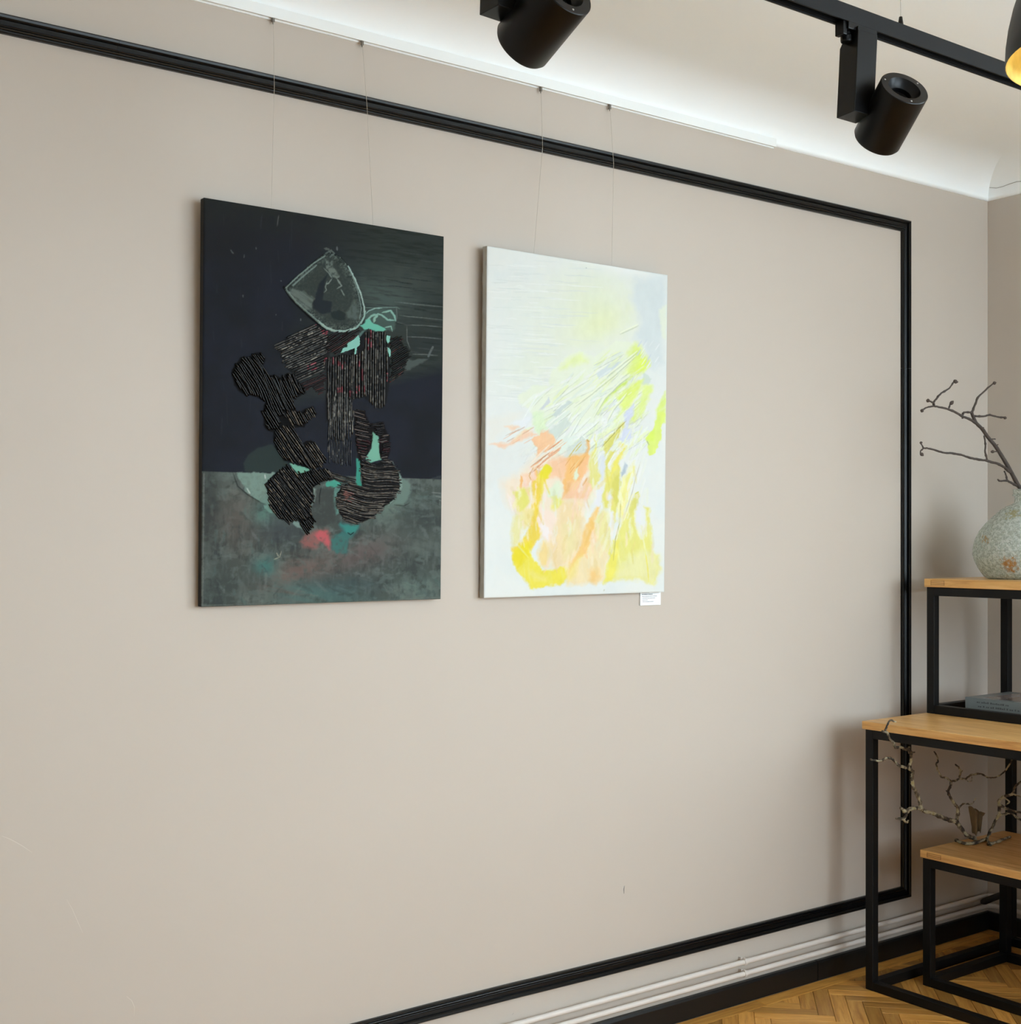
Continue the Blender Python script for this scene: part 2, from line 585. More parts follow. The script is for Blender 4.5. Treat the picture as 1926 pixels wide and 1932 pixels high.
# ------------------------------------------------------------------ black panel moulding on the picture wall
FR_L, FR_R, FR_T, FR_B = -1.9, 4.028, 2.645, 0.200
mprof = [(0, 0), (0, .012), (.0015, .0165), (.005, .019), (.010, .018), (.0125, .0145), (.0135, .008), (.0245, .0075), (.0255, .013), (.0275, .0145),
         (.0290, .0135), (.0296, .0095), (.0306, .0095), (.0312, .0135), (.0330, .0142), (.0350, .0130), (.0356, .0092), (.0366, .0092), (.0372, .0122), (.0400, .0120), (.042, .008), (.042, 0)]
moulding = thing('trim_2', (FR_R, YW, FR_B), 'black ribbed moulding framing a large panel on the picture wall', 'moulding', kind='structure')
def mould(fn, n_st=2):
    def pa(i):
        return [fn(i, d, h) for d, h in mprof]
    obj('moulding_strip', MB().sweep(pa, n_st), M_BLACK, moulding)
xm = 1.1
mould(lambda i, d, h: ((xm if i == 0 else FR_R - d), YW - h, FR_T - d))
mould(lambda i, d, h: ((FR_L + d if i == 0 else xm - 0.0006), YW - h, FR_T - d))
zs = on_y(1703, 695, YW).z
mould(lambda i, d, h: (FR_R - d, YW - h, (zs if i == 0 else FR_T - d)))
mould(lambda i, d, h: (FR_R - d, YW - h, (FR_B + d if i == 0 else zs - 0.001)))
# the bottom strip: a touch bowed where it was glued on (between x = 1.9 and 2.6)
def bow(x):
    return 0.004 * math.exp(-((x - 2.1) / 0.35) ** 2)
NB = 24
def bottom(i, d, h):
    x = (FR_L + d) + (FR_R - FR_L - 2 * d) * i / (NB - 1)
    return (x, YW - h, FR_B + d + bow(x))
mould(bottom, NB)
mould(lambda i, d, h: (FR_L + d, YW - h, (FR_B + d if i == 0 else FR_T - d)))

# ------------------------------------------------------------------ skirting boards
BH, BT = 0.066, 0.017
sk_prof = [(0, 0), (BT, 0), (BT, BH - 0.008), (BT - 0.004, BH), (0, BH)]
bb = thing('baseboard_back', (3.0, YW, 0), 'black skirting board under the grey heating pipes', 'skirting board', kind='structure')
xs_ = on_y(1543, 1826, YW - BT).x
for (a, b) in [(XL, 0.9), (0.901, xs_ - 0.0012), (xs_ + 0.0012, WX)]:
    def pa(i, a=a, b=b):
        return [((a if i == 0 else (b - d if b == WX else b)), YW - d, z) for d, z in sk_prof]
    obj('skirting_piece', MB().sweep(pa, 2), M_SKIRT, bb)
br = thing('baseboard_right', (WX, 2.0, 0), 'black skirting board along the shaded wall behind the tables', 'skirting board', kind='structure')
for (a, b) in [(WY0, 0.5), (0.501, YW)]:
    def pa(i, a=a, b=b):
        return [(WX - d, (a if i == 0 else (b - d if b == YW else b)), z) for d, z in sk_prof]
    obj('skirting_piece', MB().sweep(pa, 2), M_SKIRT, br)

# ------------------------------------------------------------------ heating pipes
PR = 0.0085
for name, z, off, lab in [('upper', 0.136, 0.026, 'upper of two thin painted heating pipes above the black skirting'), ('lower', 0.098, 0.026, 'lower of two thin painted heating pipes above the black skirting')]:
    yy, xx, rr = YW - off, WX - off, 0.035
    pts = [(XL, yy, z)] + [(x, yy, z) for x in np.linspace(XL + 0.5, xx - rr, 12)]
    for k in range(1, 8):
        a = math.pi / 2 * k / 8
        pts.append((xx - rr + rr * math.sin(a), yy - rr + rr * math.cos(a), z))
    pts += [(xx, yy - rr, z), (xx, 1.5, z), (xx, 0.2, z)]
    base_obj('heating_pipe', MB().tube(pts, PR, 12), M_PIPE, lab, 'pipe', 'heating pipes along the wall', smooth=True)
pc = on_y(1405, 1815, YW - 0.026)
clip = thing('pipe_clip', (pc.x, YW, 0.09), 'small grey clip holding the two heating pipes to the wall', 'pipe clip')
for z in (0.136, 0.098):
    ring = MB()
    ring.tube([(pc.x - 0.006, YW - 0.026, z), (pc.x + 0.006, YW - 0.026, z)], PR + 0.0022, 12)
    ring.box((pc.x - 0.003, YW - 0.012, z + 0.004), (pc.x + 0.003, YW, z + 0.010))
    ring.tube([(pc.x - 0.004, YW - 0.03, z + 0.009), (pc.x - 0.010, YW - 0.034, z + 0.016)], 0.0022, 6)
    obj('clip_ring', ring, M_PIPE, clip)
# dark sleeve on the pipe in the corner
q0, q1 = on_y(1853, 1702, YW - 0.07), on_y(1893, 1687, YW - 0.07)
base_obj('pipe_sleeve', MB().tube([q0, q0 * 0.9 + q1 * 0.1, q0 * 0.2 + q1 * 0.8, q1], [0.009, 0.0125, 0.012, 0.010], 12), mat('dark_rubber', (30, 24, 22), rough=0.7), 'dark brown pipe sleeve in the corner behind the low table', 'pipe sleeve', smooth=True)

# ================================================================== steel and oak tables
TU = 0.030                                      # square tube
def steel_table(name, x0, x1, y0, y1, z0, ztop, thick, label, group, over=0.006):
    t = thing(name, ((x0 + x1) / 2, (y0 + y1) / 2, z0), label, 'table', group)
    zt = ztop - thick
    for (x, y) in [(x0, y1), (x1, y1), (x0, y0), (x1, y0)]:
        xa = x if x == x0 else x - TU
        ya = y - TU if y == y1 else y
        obj('leg', MB().box((xa, ya, z0), (xa + TU, ya + TU, zt)), M_STEEL, t, bevel=0.0022)
    for za in (z0, zt - TU):
        for ya in (y0, y1 - TU):
            obj('rail', MB().box((x0 + TU, ya, za), (x1 - TU, ya + TU, za + TU)), M_STEEL, t, bevel=0.0022)
        for xa in (x0, x1 - TU):
            obj('rail', MB().box((xa, y0 + TU, za), (xa + TU, y1 - TU, za + TU)), M_STEEL, t, bevel=0.0022)
    top = obj('tabletop', MB().box((x0 - over, y0 - over, zt), (x1 + over, y1 + over, ztop)), M_OAK, t, bevel=0.0018)
    # glued finger joint that shows on the edge near the far corner
    j = MB()
    xf = x0 - over - 0.0001
    ya, yb = y1 - 0.022, y1 - 0.075
    for z in (0.30, 0.52, 0.74):
        zz = zt + thick * z
        j.box((xf - 0.0002, yb, zz - 0.0006), (xf + 0.001, ya, zz + 0.0006))
    for y in (ya, yb):
        j.box((xf - 0.0002, y - 0.0005, zt + thick * 0.22), (xf + 0.001, y + 0.0005, zt + thick * 0.82))
    if name != 'console_table':
        obj('finger_joint', j, M_DARKLINE, top)
    return t
MT = 0.890
steel_table('console_table', 3.580, 4.410, 0.35, 2.835, 0.0, MT, 0.026, 'tall black steel table with oak top, shelf unit and book standing on it', 'steel tables with oak tops', over=0.008)  # unseen near end lengthened to shade the wall under the tabletop
steel_table('low_table', 3.765, 4.235, 0.80, 2.745, 0.0, 0.454, 0.026, 'low black steel table with oak top, tucked under the tall one', 'steel tables with oak tops')  # also lengthened out of view, to deepen the shade underneath
steel_table('shelf_unit', 3.915, 4.385, 1.85, 2.838, MT, 1.357, 0.029, 'black steel cube stand with oak top, carrying the vase', 'steel tables with oak tops')

# ------------------------------------------------------------------ book
M_BOOK = mat('grey_blue_cover', (112, 122, 126), rough=0.32, spec=0.5, var=0.05, vscale=30)
M_PAGES = mat('book_pages', (206, 202, 192), rough=0.8)
bx0, bx1, by0, by1, bz0, bz1 = 4.0, 4.262, 2.36, 2.742, MT, 0.949
book = thing('book', ((bx0 + bx1) / 2, (by0 + by1) / 2, bz0), 'thick grey-blue book lying inside the steel cube stand', 'book')
obj('page_block', MB().box((bx0 + 0.006, by0 + 0.004, bz0 + 0.003), (bx1 - 0.004, by1 - 0.004, bz1 - 0.003)), M_PAGES, book)
cov = MB().box((bx0, by0, bz0), (bx1, by1, bz0 + 0.003)).box((bx0, by0, bz1 - 0.003), (bx1, by1, bz1)).box((bx0, by0, bz0 + 0.003), (bx0 + 0.005, by1, bz1 - 0.003))
cv = obj('cover', cov, M_BOOK, book)
tx = MB()
rr = random.Random(2)
for zc, y, yend, h in [(0.936, by1 - 0.045, by1 - 0.165, 0.0062), (0.922, by1 - 0.05, by1 - 0.235, 0.0062)]:
    while y > yend:
        w = rr.uniform(0.003, 0.007)
        hh = h * rr.choice([0.7, 0.7, 1.0])
        tx.box((bx0 - 0.0002, y - w, zc - h / 2), (bx0 + 0.001, y, zc - h / 2 + hh))
        y -= w + rr.choice([0.0018, 0.0018, 0.006])
obj('spine_print', tx, mat('spine_ink', (72, 80, 84), rough=0.6), cv)
# mottled glossy panel on the top cover
obj('cover_panel', MB().box((bx0 + 0.03, by0 + 0.03, bz1 - 0.001), (bx1 - 0.02, by1 - 0.05, bz1 + 0.0003)), mat('mottled_cover', (120, 112, 110), rough=0.2, var=0.5, vscale=9), cv)

# ------------------------------------------------------------------ vase
vc = Vector((4.15, 2.612, 1.357))
M_VASE, nt, p = nodes_of('crackled_vase_glass')
tc = nt.nodes.new('ShaderNodeTexCoord')
n1 = nt.nodes.new('ShaderNodeTexNoise'); n1.inputs['Scale'].default_value = 95; n1.inputs['Detail'].default_value = 6
n2 = nt.nodes.new('ShaderNodeTexVoronoi'); n2.inputs['Scale'].default_value = 150
nt.links.new(tc.outputs['Object'], n1.inputs['Vector']); nt.links.new(tc.outputs['Object'], n2.inputs['Vector'])
r1 = ramp(nt, n1.outputs['Fac'], [(0.36, (186, 192, 182)), (0.5, (212, 217, 208)), (0.62, (248, 250, 246))])
n3 = nt.nodes.new('ShaderNodeTexNoise'); n3.inputs['Scale'].default_value = 230; n3.inputs['Detail'].default_value = 2
nt.links.new(tc.outputs['Object'], n3.inputs['Vector'])
fl = nt.nodes.new('ShaderNodeMapRange'); fl.inputs['From Min'].default_value = 0.56; fl.inputs['From Max'].default_value = 0.62  # white flecks painted in as sparkle on the glass
nt.links.new(n3.outputs['Fac'], fl.inputs['Value'])
fm = nt.nodes.new('ShaderNodeMix'); fm.data_type = 'RGBA'; fm.inputs['B'].default_value = rgb((255, 255, 255))
nt.links.new(fl.outputs[0], fm.inputs['Factor']); nt.links.new(r1.outputs[0], fm.inputs['A'])
base = fm.outputs['Result']
def spot(prev, c, r, col, sc=80):
    sep = nt.nodes.new('ShaderNodeVectorMath'); sep.operation = 'DISTANCE'
    nz = nt.nodes.new('ShaderNodeTexNoise'); nz.inputs['Scale'].default_value = sc; nz.inputs['Detail'].default_value = 4
    ad = nt.nodes.new('ShaderNodeMixRGB'); ad.blend_type = 'LINEAR_LIGHT'; ad.inputs[0].default_value = 0.05
    nt.links.new(tc.outputs['Object'], nz.inputs['Vector'])
    nt.links.new(tc.outputs['Object'], ad.inputs[1]); nt.links.new(nz.outputs['Color'], ad.inputs[2])
    nt.links.new(ad.outputs[0], sep.inputs[0]); sep.inputs[1].default_value = c
    mr = nt.nodes.new('ShaderNodeMapRange'); mr.inputs['From Min'].default_value = r; mr.inputs['From Max'].default_value = r * 0.4
    nt.links.new(sep.outputs['Value'], mr.inputs['Value'])
    mx = nt.nodes.new('ShaderNodeMix'); mx.data_type = 'RGBA'
    nt.links.new(mr.outputs[0], mx.inputs['Factor']); nt.links.new(prev, mx.inputs['A']); mx.inputs['B'].default_value = rgb(col)
    return mx.outputs['Result']
def vase_pt(u, v):
    d = ray(u, v)                                # first hit with the vase's bulge taken as an ellipsoid
    best = None
    for k in range(400):
        q = EYE + d * (4.3 + k * 0.001)
        dx, dy, dz = q.x - vc.x, q.y - vc.y, q.z - (vc.z + 0.1)
        val = (dx * dx + dy * dy) / 0.169 ** 2 + (dz / 0.16) ** 2
        if val <= 1: return q - vc
        if best is None or val < best[0]: best = (val, q)
    return best[1] - vc
base = spot(base, vase_pt(1903, 1068), 0.036, (206, 138, 48))
base = spot(base, vase_pt(1856, 1018), 0.020, (202, 158, 92))
base = spot(base, vase_pt(1912, 965), 0.032, (196, 186, 140))
nt.links.new(base, p.inputs['Base Color'])
p.inputs['Roughness'].default_value = 0.16
p.inputs['Transmission Weight'].default_value = 0.0
p.inputs['Specular IOR Level'].default_value = 0.7
mxb = nt.nodes.new('ShaderNodeMath'); mxb.operation = 'ADD'
nt.links.new(n1.outputs['Fac'], mxb.inputs[0]); nt.links.new(n2.outputs['Distance'], mxb.inputs[1])
b = nt.nodes.new('ShaderNodeBump'); b.inputs['Strength'].default_value = 0.8; b.inputs['Distance'].default_value = 0.003
nt.links.new(mxb.outputs[0], b.inputs['Height']); nt.links.new(b.outputs[0], p.inputs['Normal'])
tr = nt.nodes.new('ShaderNodeBsdfTransparent'); tr.inputs[0].default_value = (0.93, 0.96, 0.94, 1)
tl = nt.nodes.new('ShaderNodeBsdfTranslucent')
nt.links.new(base, tl.inputs[0])
m1 = nt.nodes.new('ShaderNodeMixShader'); m1.inputs[0].default_value = 0.40
nt.links.new(p.outputs[0], m1.inputs[1]); nt.links.new(tl.outputs[0], m1.inputs[2])
m2 = nt.nodes.new('ShaderNodeMixShader'); m2.inputs[0].default_value = 0.46
nt.links.new(m1.outputs[0], m2.inputs[1]); nt.links.new(tr.outputs[0], m2.inputs[2])
nt.links.new(m2.outputs[0], nt.nodes['Material Output'].inputs[0])
outer = [(0.0, 0.0), (0.118, 0.0), (0.130, 0.006), (0.139, 0.018), (0.152, 0.038), (0.164, 0.062), (0.170, 0.085), (0.168, 0.110), (0.162, 0.135), (0.148, 0.165), (0.128, 0.190),
         (0.104, 0.214), (0.080, 0.236), (0.060, 0.250), (0.043, 0.257), (0.033, 0.262), (0.031, 0.275), (0.031, 0.290), (0.036, 0.293), (0.037, 0.305), (0.037, 0.309), (0.034, 0.3095)]
inner = [(max(0, r - 0.005), max(0.006, z - (0.001 if z > 0.25 else 0.003))) for r, z in outer[::-1]]
inner[0] = (0.031, 0.3095)
inner[-1] = (0.0, 0.006)
vase = thing('vase', vc, 'squat crackled silver-green glass vase with rust-gold flecks holding twigs', 'vase')
obj('vase_body', MB().lathe([(r, z) for r, z in outer + inner], 48, Matrix.Translation(vc)), M_VASE, vase, smooth=True)
obj('rim_ring', MB().lathe([(0.0372, 0.286), (0.0395, 0.289), (0.0372, 0.292)], 32, Matrix.Translation(vc)), M_VASE, vase, smooth=True)

# ------------------------------------------------------------------ twigs
def smooth_path(pts, sub=4):
    pts = [Vector(p) for p in pts]
    if len(pts) < 3:
        return pts
    out = []
    for i in range(len(pts) - 1):
        p0, p1, p2, p3 = pts[max(i - 1, 0)], pts[i], pts[i + 1], pts[min(i + 2, len(pts) - 1)]
        for k in range(sub):
            s = k / sub
            out.append(0.5 * ((2 * p1) + (p2 - p0) * s + (2 * p0 - 5 * p1 + 4 * p2 - p3) * s * s + (3 * p1 - p0 - 3 * p2 + p3) * s ** 3))
    out.append(pts[-1])
    return out
M_TWIG = mat('magnolia_bark', (62, 54, 49), rough=0.75, var=0.3, vscale=60, bump=0.6, bscale=220)
M_BUD = mat('bud', (74, 64, 58), rough=0.8, var=0.2, vscale=200)
def C6(x, y):
    return (1580 + x / 4.39, 680 + y / 4.39)
rt = random.Random(9)
stem_root = at(*C6(1510, 1062), 4.575)
def twig_depth(u, v):
    return 4.575 + 0.0008 * (u - 1922) * math.sin((v - 700) / 90.0) - 0.00025 * (1922 - u)
branch = thing('magnolia_branch', stem_root, 'bare dark budding branch standing in the glass vase', 'branch')
def kinked(pts, sub):
    A_, B_ = smooth_path(pts, sub), []
    for i in range(len(pts) - 1):
        B_ += [Vector(pts[i]).lerp(Vector(pts[i + 1]), k / sub) for k in range(sub)]
    B_.append(Vector(pts[-1]))
    return [a.lerp(b, 0.7) + Vector((rt.uniform(-1, 1), rt.uniform(-1, 1), rt.uniform(-1, 1))) * 0.0007 for a, b in zip(A_, B_)] if len(A_) == len(B_) else B_
def twig(name, pts, r0, r1, knots=True):
    r0, r1 = r0 * 1.3, r1 * 1.4
    P = kinked([at(*C6(x, y), twig_depth(*C6(x, y))) for x, y in pts], 5)
    n = len(P)
    rad = [(r0 + (r1 - r0) * i / (n - 1)) * (1.0 + (0.22 * rt.random() if knots else 0) + (0.5 if knots and i % 7 == 3 else 0) * (0.25 if r0 > 0.004 else 0.8)) for i in range(n)]
    return obj(name, MB().tube(P, rad, 7), M_TWIG, branch, smooth=True)
def bud(x, y, dx, dy, size=1.0):
    u, v = C6(x, y)
    t = twig_depth(u, v)
    a = at(u, v, t); bq = at(u + dx * 4 * size, v + dy * 4 * size, t - 0.004)
    size *= 1.2
    P = [a + (bq - a) * k for k in (0, 0.2, 0.45, 0.7, 0.9, 1.0)]
    obj('bud', MB().tube(P, [r * size for r in (0.0018, 0.0040, 0.0048, 0.0038, 0.0018, 0.0004)], 7), M_BUD, branch, smooth=True)
inside = vc + Vector((0.03, 0.02, 0.02))
stem_px = [(1500, 1042), (1440, 930), (1400, 860), (1340, 760), (1300, 700), (1240, 630), (1200, 570), (1150, 520), (1120, 460), (1110, 430)]
P = [inside, vc + Vector((0.012, 0.006, 0.2)), vc + Vector((0.002, 0.0, 0.29))] + [at(*C6(x, y), twig_depth(*C6(x, y))) for x, y in stem_px]
P = smooth_path(P, 4)
obj('stem', MB().tube(P, [0.0074 - 0.0024 * i / len(P) + 0.0008 * rt.random() for i in range(len(P))], 8), M_TWIG, branch, smooth=True)
P = smooth_path([vc + Vector((-0.03, -0.03, 0.03)), vc + Vector((0.0, 0.0, 0.28)), vc + Vector((0.02, -0.03, 0.36)), vc + Vector((0.07, -0.12, 0.52)), vc + Vector((0.10, -0.16, 0.70))], 5)
obj('stem', MB().tube(P, [0.0048 - 0.003 * i / len(P) for i in range(len(P))], 8), M_TWIG, branch, smooth=True)
twig('twig', [(1112, 432), (1130, 390), (1160, 310), (1220, 250), (1285, 192)], 0.0032, 0.0016); bud(1285, 192, 1.6, -0.5, 1.1)
twig('twig', [(1135, 462), (1200, 464), (1260, 452), (1330, 470), (1390, 474)], 0.0026, 0.0018); bud(1375, 474, 1.5, 0.3, 1.0)
twig('twig', [(1165, 532), (1100, 490), (1030, 462), (970, 425), (920, 405), (850, 388), (800, 380), (740, 388), (705, 408)], 0.0034, 0.0015); bud(705, 405, -0.6, 1.3, 1.1)
twig('twig', [(802, 382), (795, 350), (830, 300), (860, 270), (920, 235), (962, 180)], 0.0026, 0.0016); bud(960, 182, 1.4, -0.9, 1.2); bud(962, 180, 2.2, -0.1, 1.0)
twig('twig', [(797, 357), (770, 340), (745, 331)], 0.0020, 0.0016); bud(760, 336, -1.2, -0.3, 1.2)
twig('twig', [(920, 404), (928, 374), (938, 352)], 0.0020, 0.0014); bud(932, 366, 1.4, -1.5, 1.2)
twig('twig', [(1032, 458), (1048, 430), (1080, 430), (1112, 432)], 0.0024, 0.0022)
twig('twig', [(1430, 925), (1380, 885), (1340, 860), (1270, 840), (1235, 830), (1160, 820), (1090, 805), (1020, 780), (930, 768), (870, 763), (800, 740), (740, 728), (712, 727)], 0.0034, 0.0018)
twig('twig', [(712, 727), (700, 705), (690, 684)], 0.0018, 0.0012); bud(694, 690, -0.4, -1.2, 0.9)
twig('twig', [(712, 727), (690, 748), (686, 770)], 0.0018, 0.0012); bud(684, 768, 1.5, 1.2, 1.1)
twig('twig', [(1237, 828), (1222, 760), (1225, 690), (1213, 622)], 0.0022, 0.0018)
twig('twig', [(1500, 1046), (1440, 1015), (1400, 995), (1345, 1000), (1325, 985)], 0.0030, 0.0016)
twig('twig', [(1402, 994), (1395, 950), (1380, 918)], 0.0022, 0.0016)
twig('twig', [(1330, 755), (1300, 756), (1285, 754)], 0.0014, 0.0010); bud(1300, 756, -1.9, 0, 1.0)
twig('twig', [(1245, 655), (1275, 650), (1305, 652)], 0.0014, 0.0010)
twig('twig', [(1315, 720), (1318, 705), (1328, 695)], 0.0014, 0.0010)
twig('twig', [(1190, 560), (1212, 555)], 0.0014, 0.0010)
twig('twig', [(1040, 480), (1028, 478)], 0.0012, 0.0010)

# lichen branch on the low table
def C7(x, y):
    return (1640 + x / 6.734, 1340 + y / 6.734)
M_LICH, nt, p = nodes_of('lichen_bark')
tc = nt.nodes.new('ShaderNodeTexCoord')
n1 = nt.nodes.new('ShaderNodeTexNoise'); n1.inputs['Scale'].default_value = 48; n1.inputs['Detail'].default_value = 5
nt.links.new(tc.outputs['Object'], n1.inputs['Vector'])
r1 = ramp(nt, n1.outputs['Fac'], [(0.40, (46, 38, 31)), (0.5, (96, 84, 66)), (0.58, (168, 160, 134)), (0.75, (150, 138, 92))])
nt.links.new(r1.outputs[0], p.inputs['Base Color'])
p.inputs['Roughness'].default_value = 0.85
b = nt.nodes.new('ShaderNodeBump'); b.inputs['Strength'].default_value = 0.8; b.inputs['Distance'].default_value = 0.003
nt.links.new(n1.outputs['Fac'], b.inputs['Height']); nt.links.new(b.outputs[0], p.inputs['Normal'])
LT = 0.454
def lich_pt(x, y):
    u, v = C7(x, y)
    if y > 1600 and x > 1080:
        q = on_z(u, v, LT + 0.006)
        return q
    k = min(1.0, max(0.0, (u - 1640) / 215.0))
    t = 4.20 + (4.545 - 4.20) * k ** 0.8
    if u > 1862:
        t = 4.545 - 0.0006 * (u - 1862)
    return at(u, v, t)
lroot = on_z(*C7(1380, 1690), LT)
lichen = thing('lichen_branch', lroot, 'twisted lichen-covered dry branch with a curled leaf on the low table', 'branch')
rl = random.Random(21)
def ltwig(pts, r0, r1):
    P = smooth_path([lich_pt(x, y) for x, y in pts], 5)
    P = [q + Vector((rl.uniform(-1, 1), rl.uniform(-1, 1), rl.uniform(-1, 1))) * 0.0011 for q in P]
    n = len(P)
    rad = [(r0 + (r1 - r0) * i / (n - 1)) * 1.3 * rl.uniform(0.9, 1.4) for i in range(n)]
    obj('twig', MB().tube(P, rad, 7), M_LICH, lichen, smooth=True)
ltwig([(1350, 1640), (1230, 1580), (1150, 1480), (1100, 1420), (1000, 1390), (900, 1350), (800, 1310), (700, 1280), (640, 1250), (560, 1245), (500, 1260), (440, 1290)], 0.0050, 0.0042)
ltwig([(500, 1262), (470, 1320), (430, 1380), (340, 1375)], 0.0044, 0.0022)
ltwig([(450, 1285), (420, 1255), (390, 1235)], 0.0048, 0.0018)
ltwig([(430, 1380), (455, 1415), (485, 1425), (492, 1395)], 0.0026, 0.0016)
ltwig([(660, 1245), (640, 1160), (600, 1060), (560, 980), (545, 900), (545, 820), (550, 780), (500, 730), (530, 650), (530, 560), (520, 520), (450, 490), (390, 465), (330, 470), (310, 410), (260, 370), (230, 290), (160, 265)], 0.0042, 0.0024)
ltwig([(195, 262), (230, 180), (265, 130), (340, 150)], 0.0024, 0.0016)
ltwig([(495, 735), (400, 715), (340, 670), (290, 620), (230, 605), (150, 640), (80, 640), (15, 625)], 0.0030, 0.0020)
ltwig([(520, 540), (505, 500), (510, 475)], 0.0042, 0.003)
ltwig([(530, 545), (580, 535)], 0.0022, 0.0014)
ltwig([(1110, 1420), (1120, 1330), (1130, 1260), (1090, 1200), (1040, 1120), (1000, 1040), (1030, 970), (1040, 910), (1100, 890), (1140, 860), (1160, 780), (1130, 720), (1090, 690)], 0.0042, 0.0016)
ltwig([(1140, 860), (1220, 875), (1300, 820), (1420, 810), (1500, 850), (1600, 855), (1700, 790), (1780, 690), (1810, 630)], 0.0024, 0.0016)
ltwig([(1220, 875), (1260, 905), (1300, 890), (1300, 850)], 0.0014, 0.0010)
ltwig([(1042, 905), (980, 860), (920, 850), (870, 760), (850, 690), (870, 630), (820, 520)], 0.0022, 0.0016)
ltwig([(1150, 800), (1185, 770)], 0.0026, 0.0012)
ltwig([(1000, 1040), (970, 1020)], 0.0020, 0.0014)
ltwig([(1100, 1650), (1200, 1690), (1320, 1690), (1450, 1650), (1490, 1640), (1540, 1715)], 0.0042, 0.0028)
ltwig([(1490, 1640), (1520, 1570), (1560, 1490), (1610, 1390), (1640, 1340), (1720, 1320), (1790, 1300), (1860, 1350), (1960, 1420)], 0.0036, 0.0026)
ltwig([(1640, 1345), (1650, 1240), (1650, 1140), (1740, 1090), (1820, 1060), (1850, 970), (1950, 890)], 0.0042, 0.0026)
ltwig([(1650, 1200), (1740, 1250), (1830, 1280), (1950, 1310)], 0.0036, 0.0024)
ltwig([(1700, 1110), (1780, 1160), (1740, 1200)], 0.0020, 0.0014)
ltwig([(1820, 1060), (1880, 1085), (1950, 1095)], 0.0022, 0.0016)
ltwig([(1500, 1700), (1600, 1680), (1700, 1640), (1790, 1605)], 0.0036, 0.0026)
ltwig([(1130, 1250), (1190, 1190), (1260, 1190), (1310, 1185), (1350, 1120)], 0.0024, 0.0012)
# curled dry leaf hanging from the branch
M_LEAF = mat('dry_leaf', (84, 68, 42), rough=0.75, var=0.35, vscale=30, bump=0.5, bscale=90)
def leaf_strip(rows_px, depth, turn):
    leaf = MB()
    n_ = len(rows_px)
    for i, (y, xa, xb) in enumerate(rows_px):
        for k in range(9):
            s_ = k / 8
            x = xa + (xb - xa) * s_
            q = lich_pt(x, min(y, 1585)) + FW * (depth + turn * math.cos(s_ * math.pi * 1.3 + i * 0.15)) + UP * 0.004 * math.sin(s_ * 5 + i)
            leaf.v.append(tuple(q))
    for i in range(n_ - 1):
        for k in range(8):
            a = i * 9 + k
            leaf.f.append((a, a + 1, a + 10, a + 9))
    lo = obj('dried_leaf', leaf, M_LEAF, lichen, smooth=True)
    so = lo.modifiers.new('thick', 'SOLIDIFY')
    so.thickness = 0.0012
leaf_strip([(1222, 1248, 1300), (1260, 1252, 1330), (1300, 1258, 1345), (1350, 1268, 1348), (1400, 1276, 1350), (1460, 1286, 1352), (1520, 1284, 1350), (1562, 1290, 1330)], -0.02, 0.014)
leaf_strip([(1268, 1335, 1400), (1300, 1345, 1468), (1325, 1360, 1462), (1350, 1365, 1440), (1420, 1372, 1432), (1490, 1376, 1424), (1550, 1382, 1412)], 0.004, 0.012)

# ================================================================== lighting track, spotlights, pendant
TY, TZ0, TZ1, TW = 1.7526, 2.549, 2.583, 0.031
TX0, TX1 = -1.4, 4.0
track = thing('lighting_track', ((TX0 + TX1) / 2, TY + TW / 2, TZ0), 'black lighting track hung below the white ceiling', 'lighting track')
y0, y1, ym = TY, TY + TW, TY + TW / 2
tprof = [(y0, TZ1), (y0, TZ0), (y0 + 0.0035, TZ0), (y0 + 0.0035, TZ0 + 0.003), (y0 + 0.009, TZ0 + 0.003), (y0 + 0.009, TZ0 + 0.022), (y1 - 0.009, TZ0 + 0.022),
         (y1 - 0.009, TZ0 + 0.003), (y1 - 0.0045, TZ0 + 0.003), (y1 - 0.0045, TZ0), (y1, TZ0), (y1, TZ1)]
obj('track_body', MB().sweep(lambda i: [((TX0, TX1)[i], y, z) for y, z in tprof], 2), M_TRACK, track)
obj('end_cap', MB().box((TX1, y0 - 0.001, TZ0 - 0.001), (TX1 + 0.012, y1 + 0.001, TZ1 + 0.001)), M_TRACK, track)
obj('end_cap', MB().box((TX0 - 0.012, y0 - 0.001, TZ0 - 0.001), (TX0, y1 + 0.001, TZ1 + 0.001)), M_TRACK, track)
hx = on_y(1699, 40, ym).x
for xh in (hx, hx - 2.2):
    hang = obj('hanger', MB().lathe([(0, 0.0), (0.0075, 0.0), (0.0062, 0.006), (0.0035, 0.024), (0.0, 0.0245)], 16, Matrix.Translation((xh, ym, TZ1 - 0.001))), M_SPOT, track, smooth=True)
    obj('suspension_cable', MB().tube([(xh, ym, TZ1 + 0.02), (xh, ym, ZC)], 0.0007, 6), M_METAL, hang)
    obj('ceiling_cup', MB().lathe([(0, ZC), (0.012, ZC), (0.012, ZC - 0.012), (0.0, ZC - 0.014)], 16, Matrix.Translation((xh, ym, 0))), M_METAL, hang)

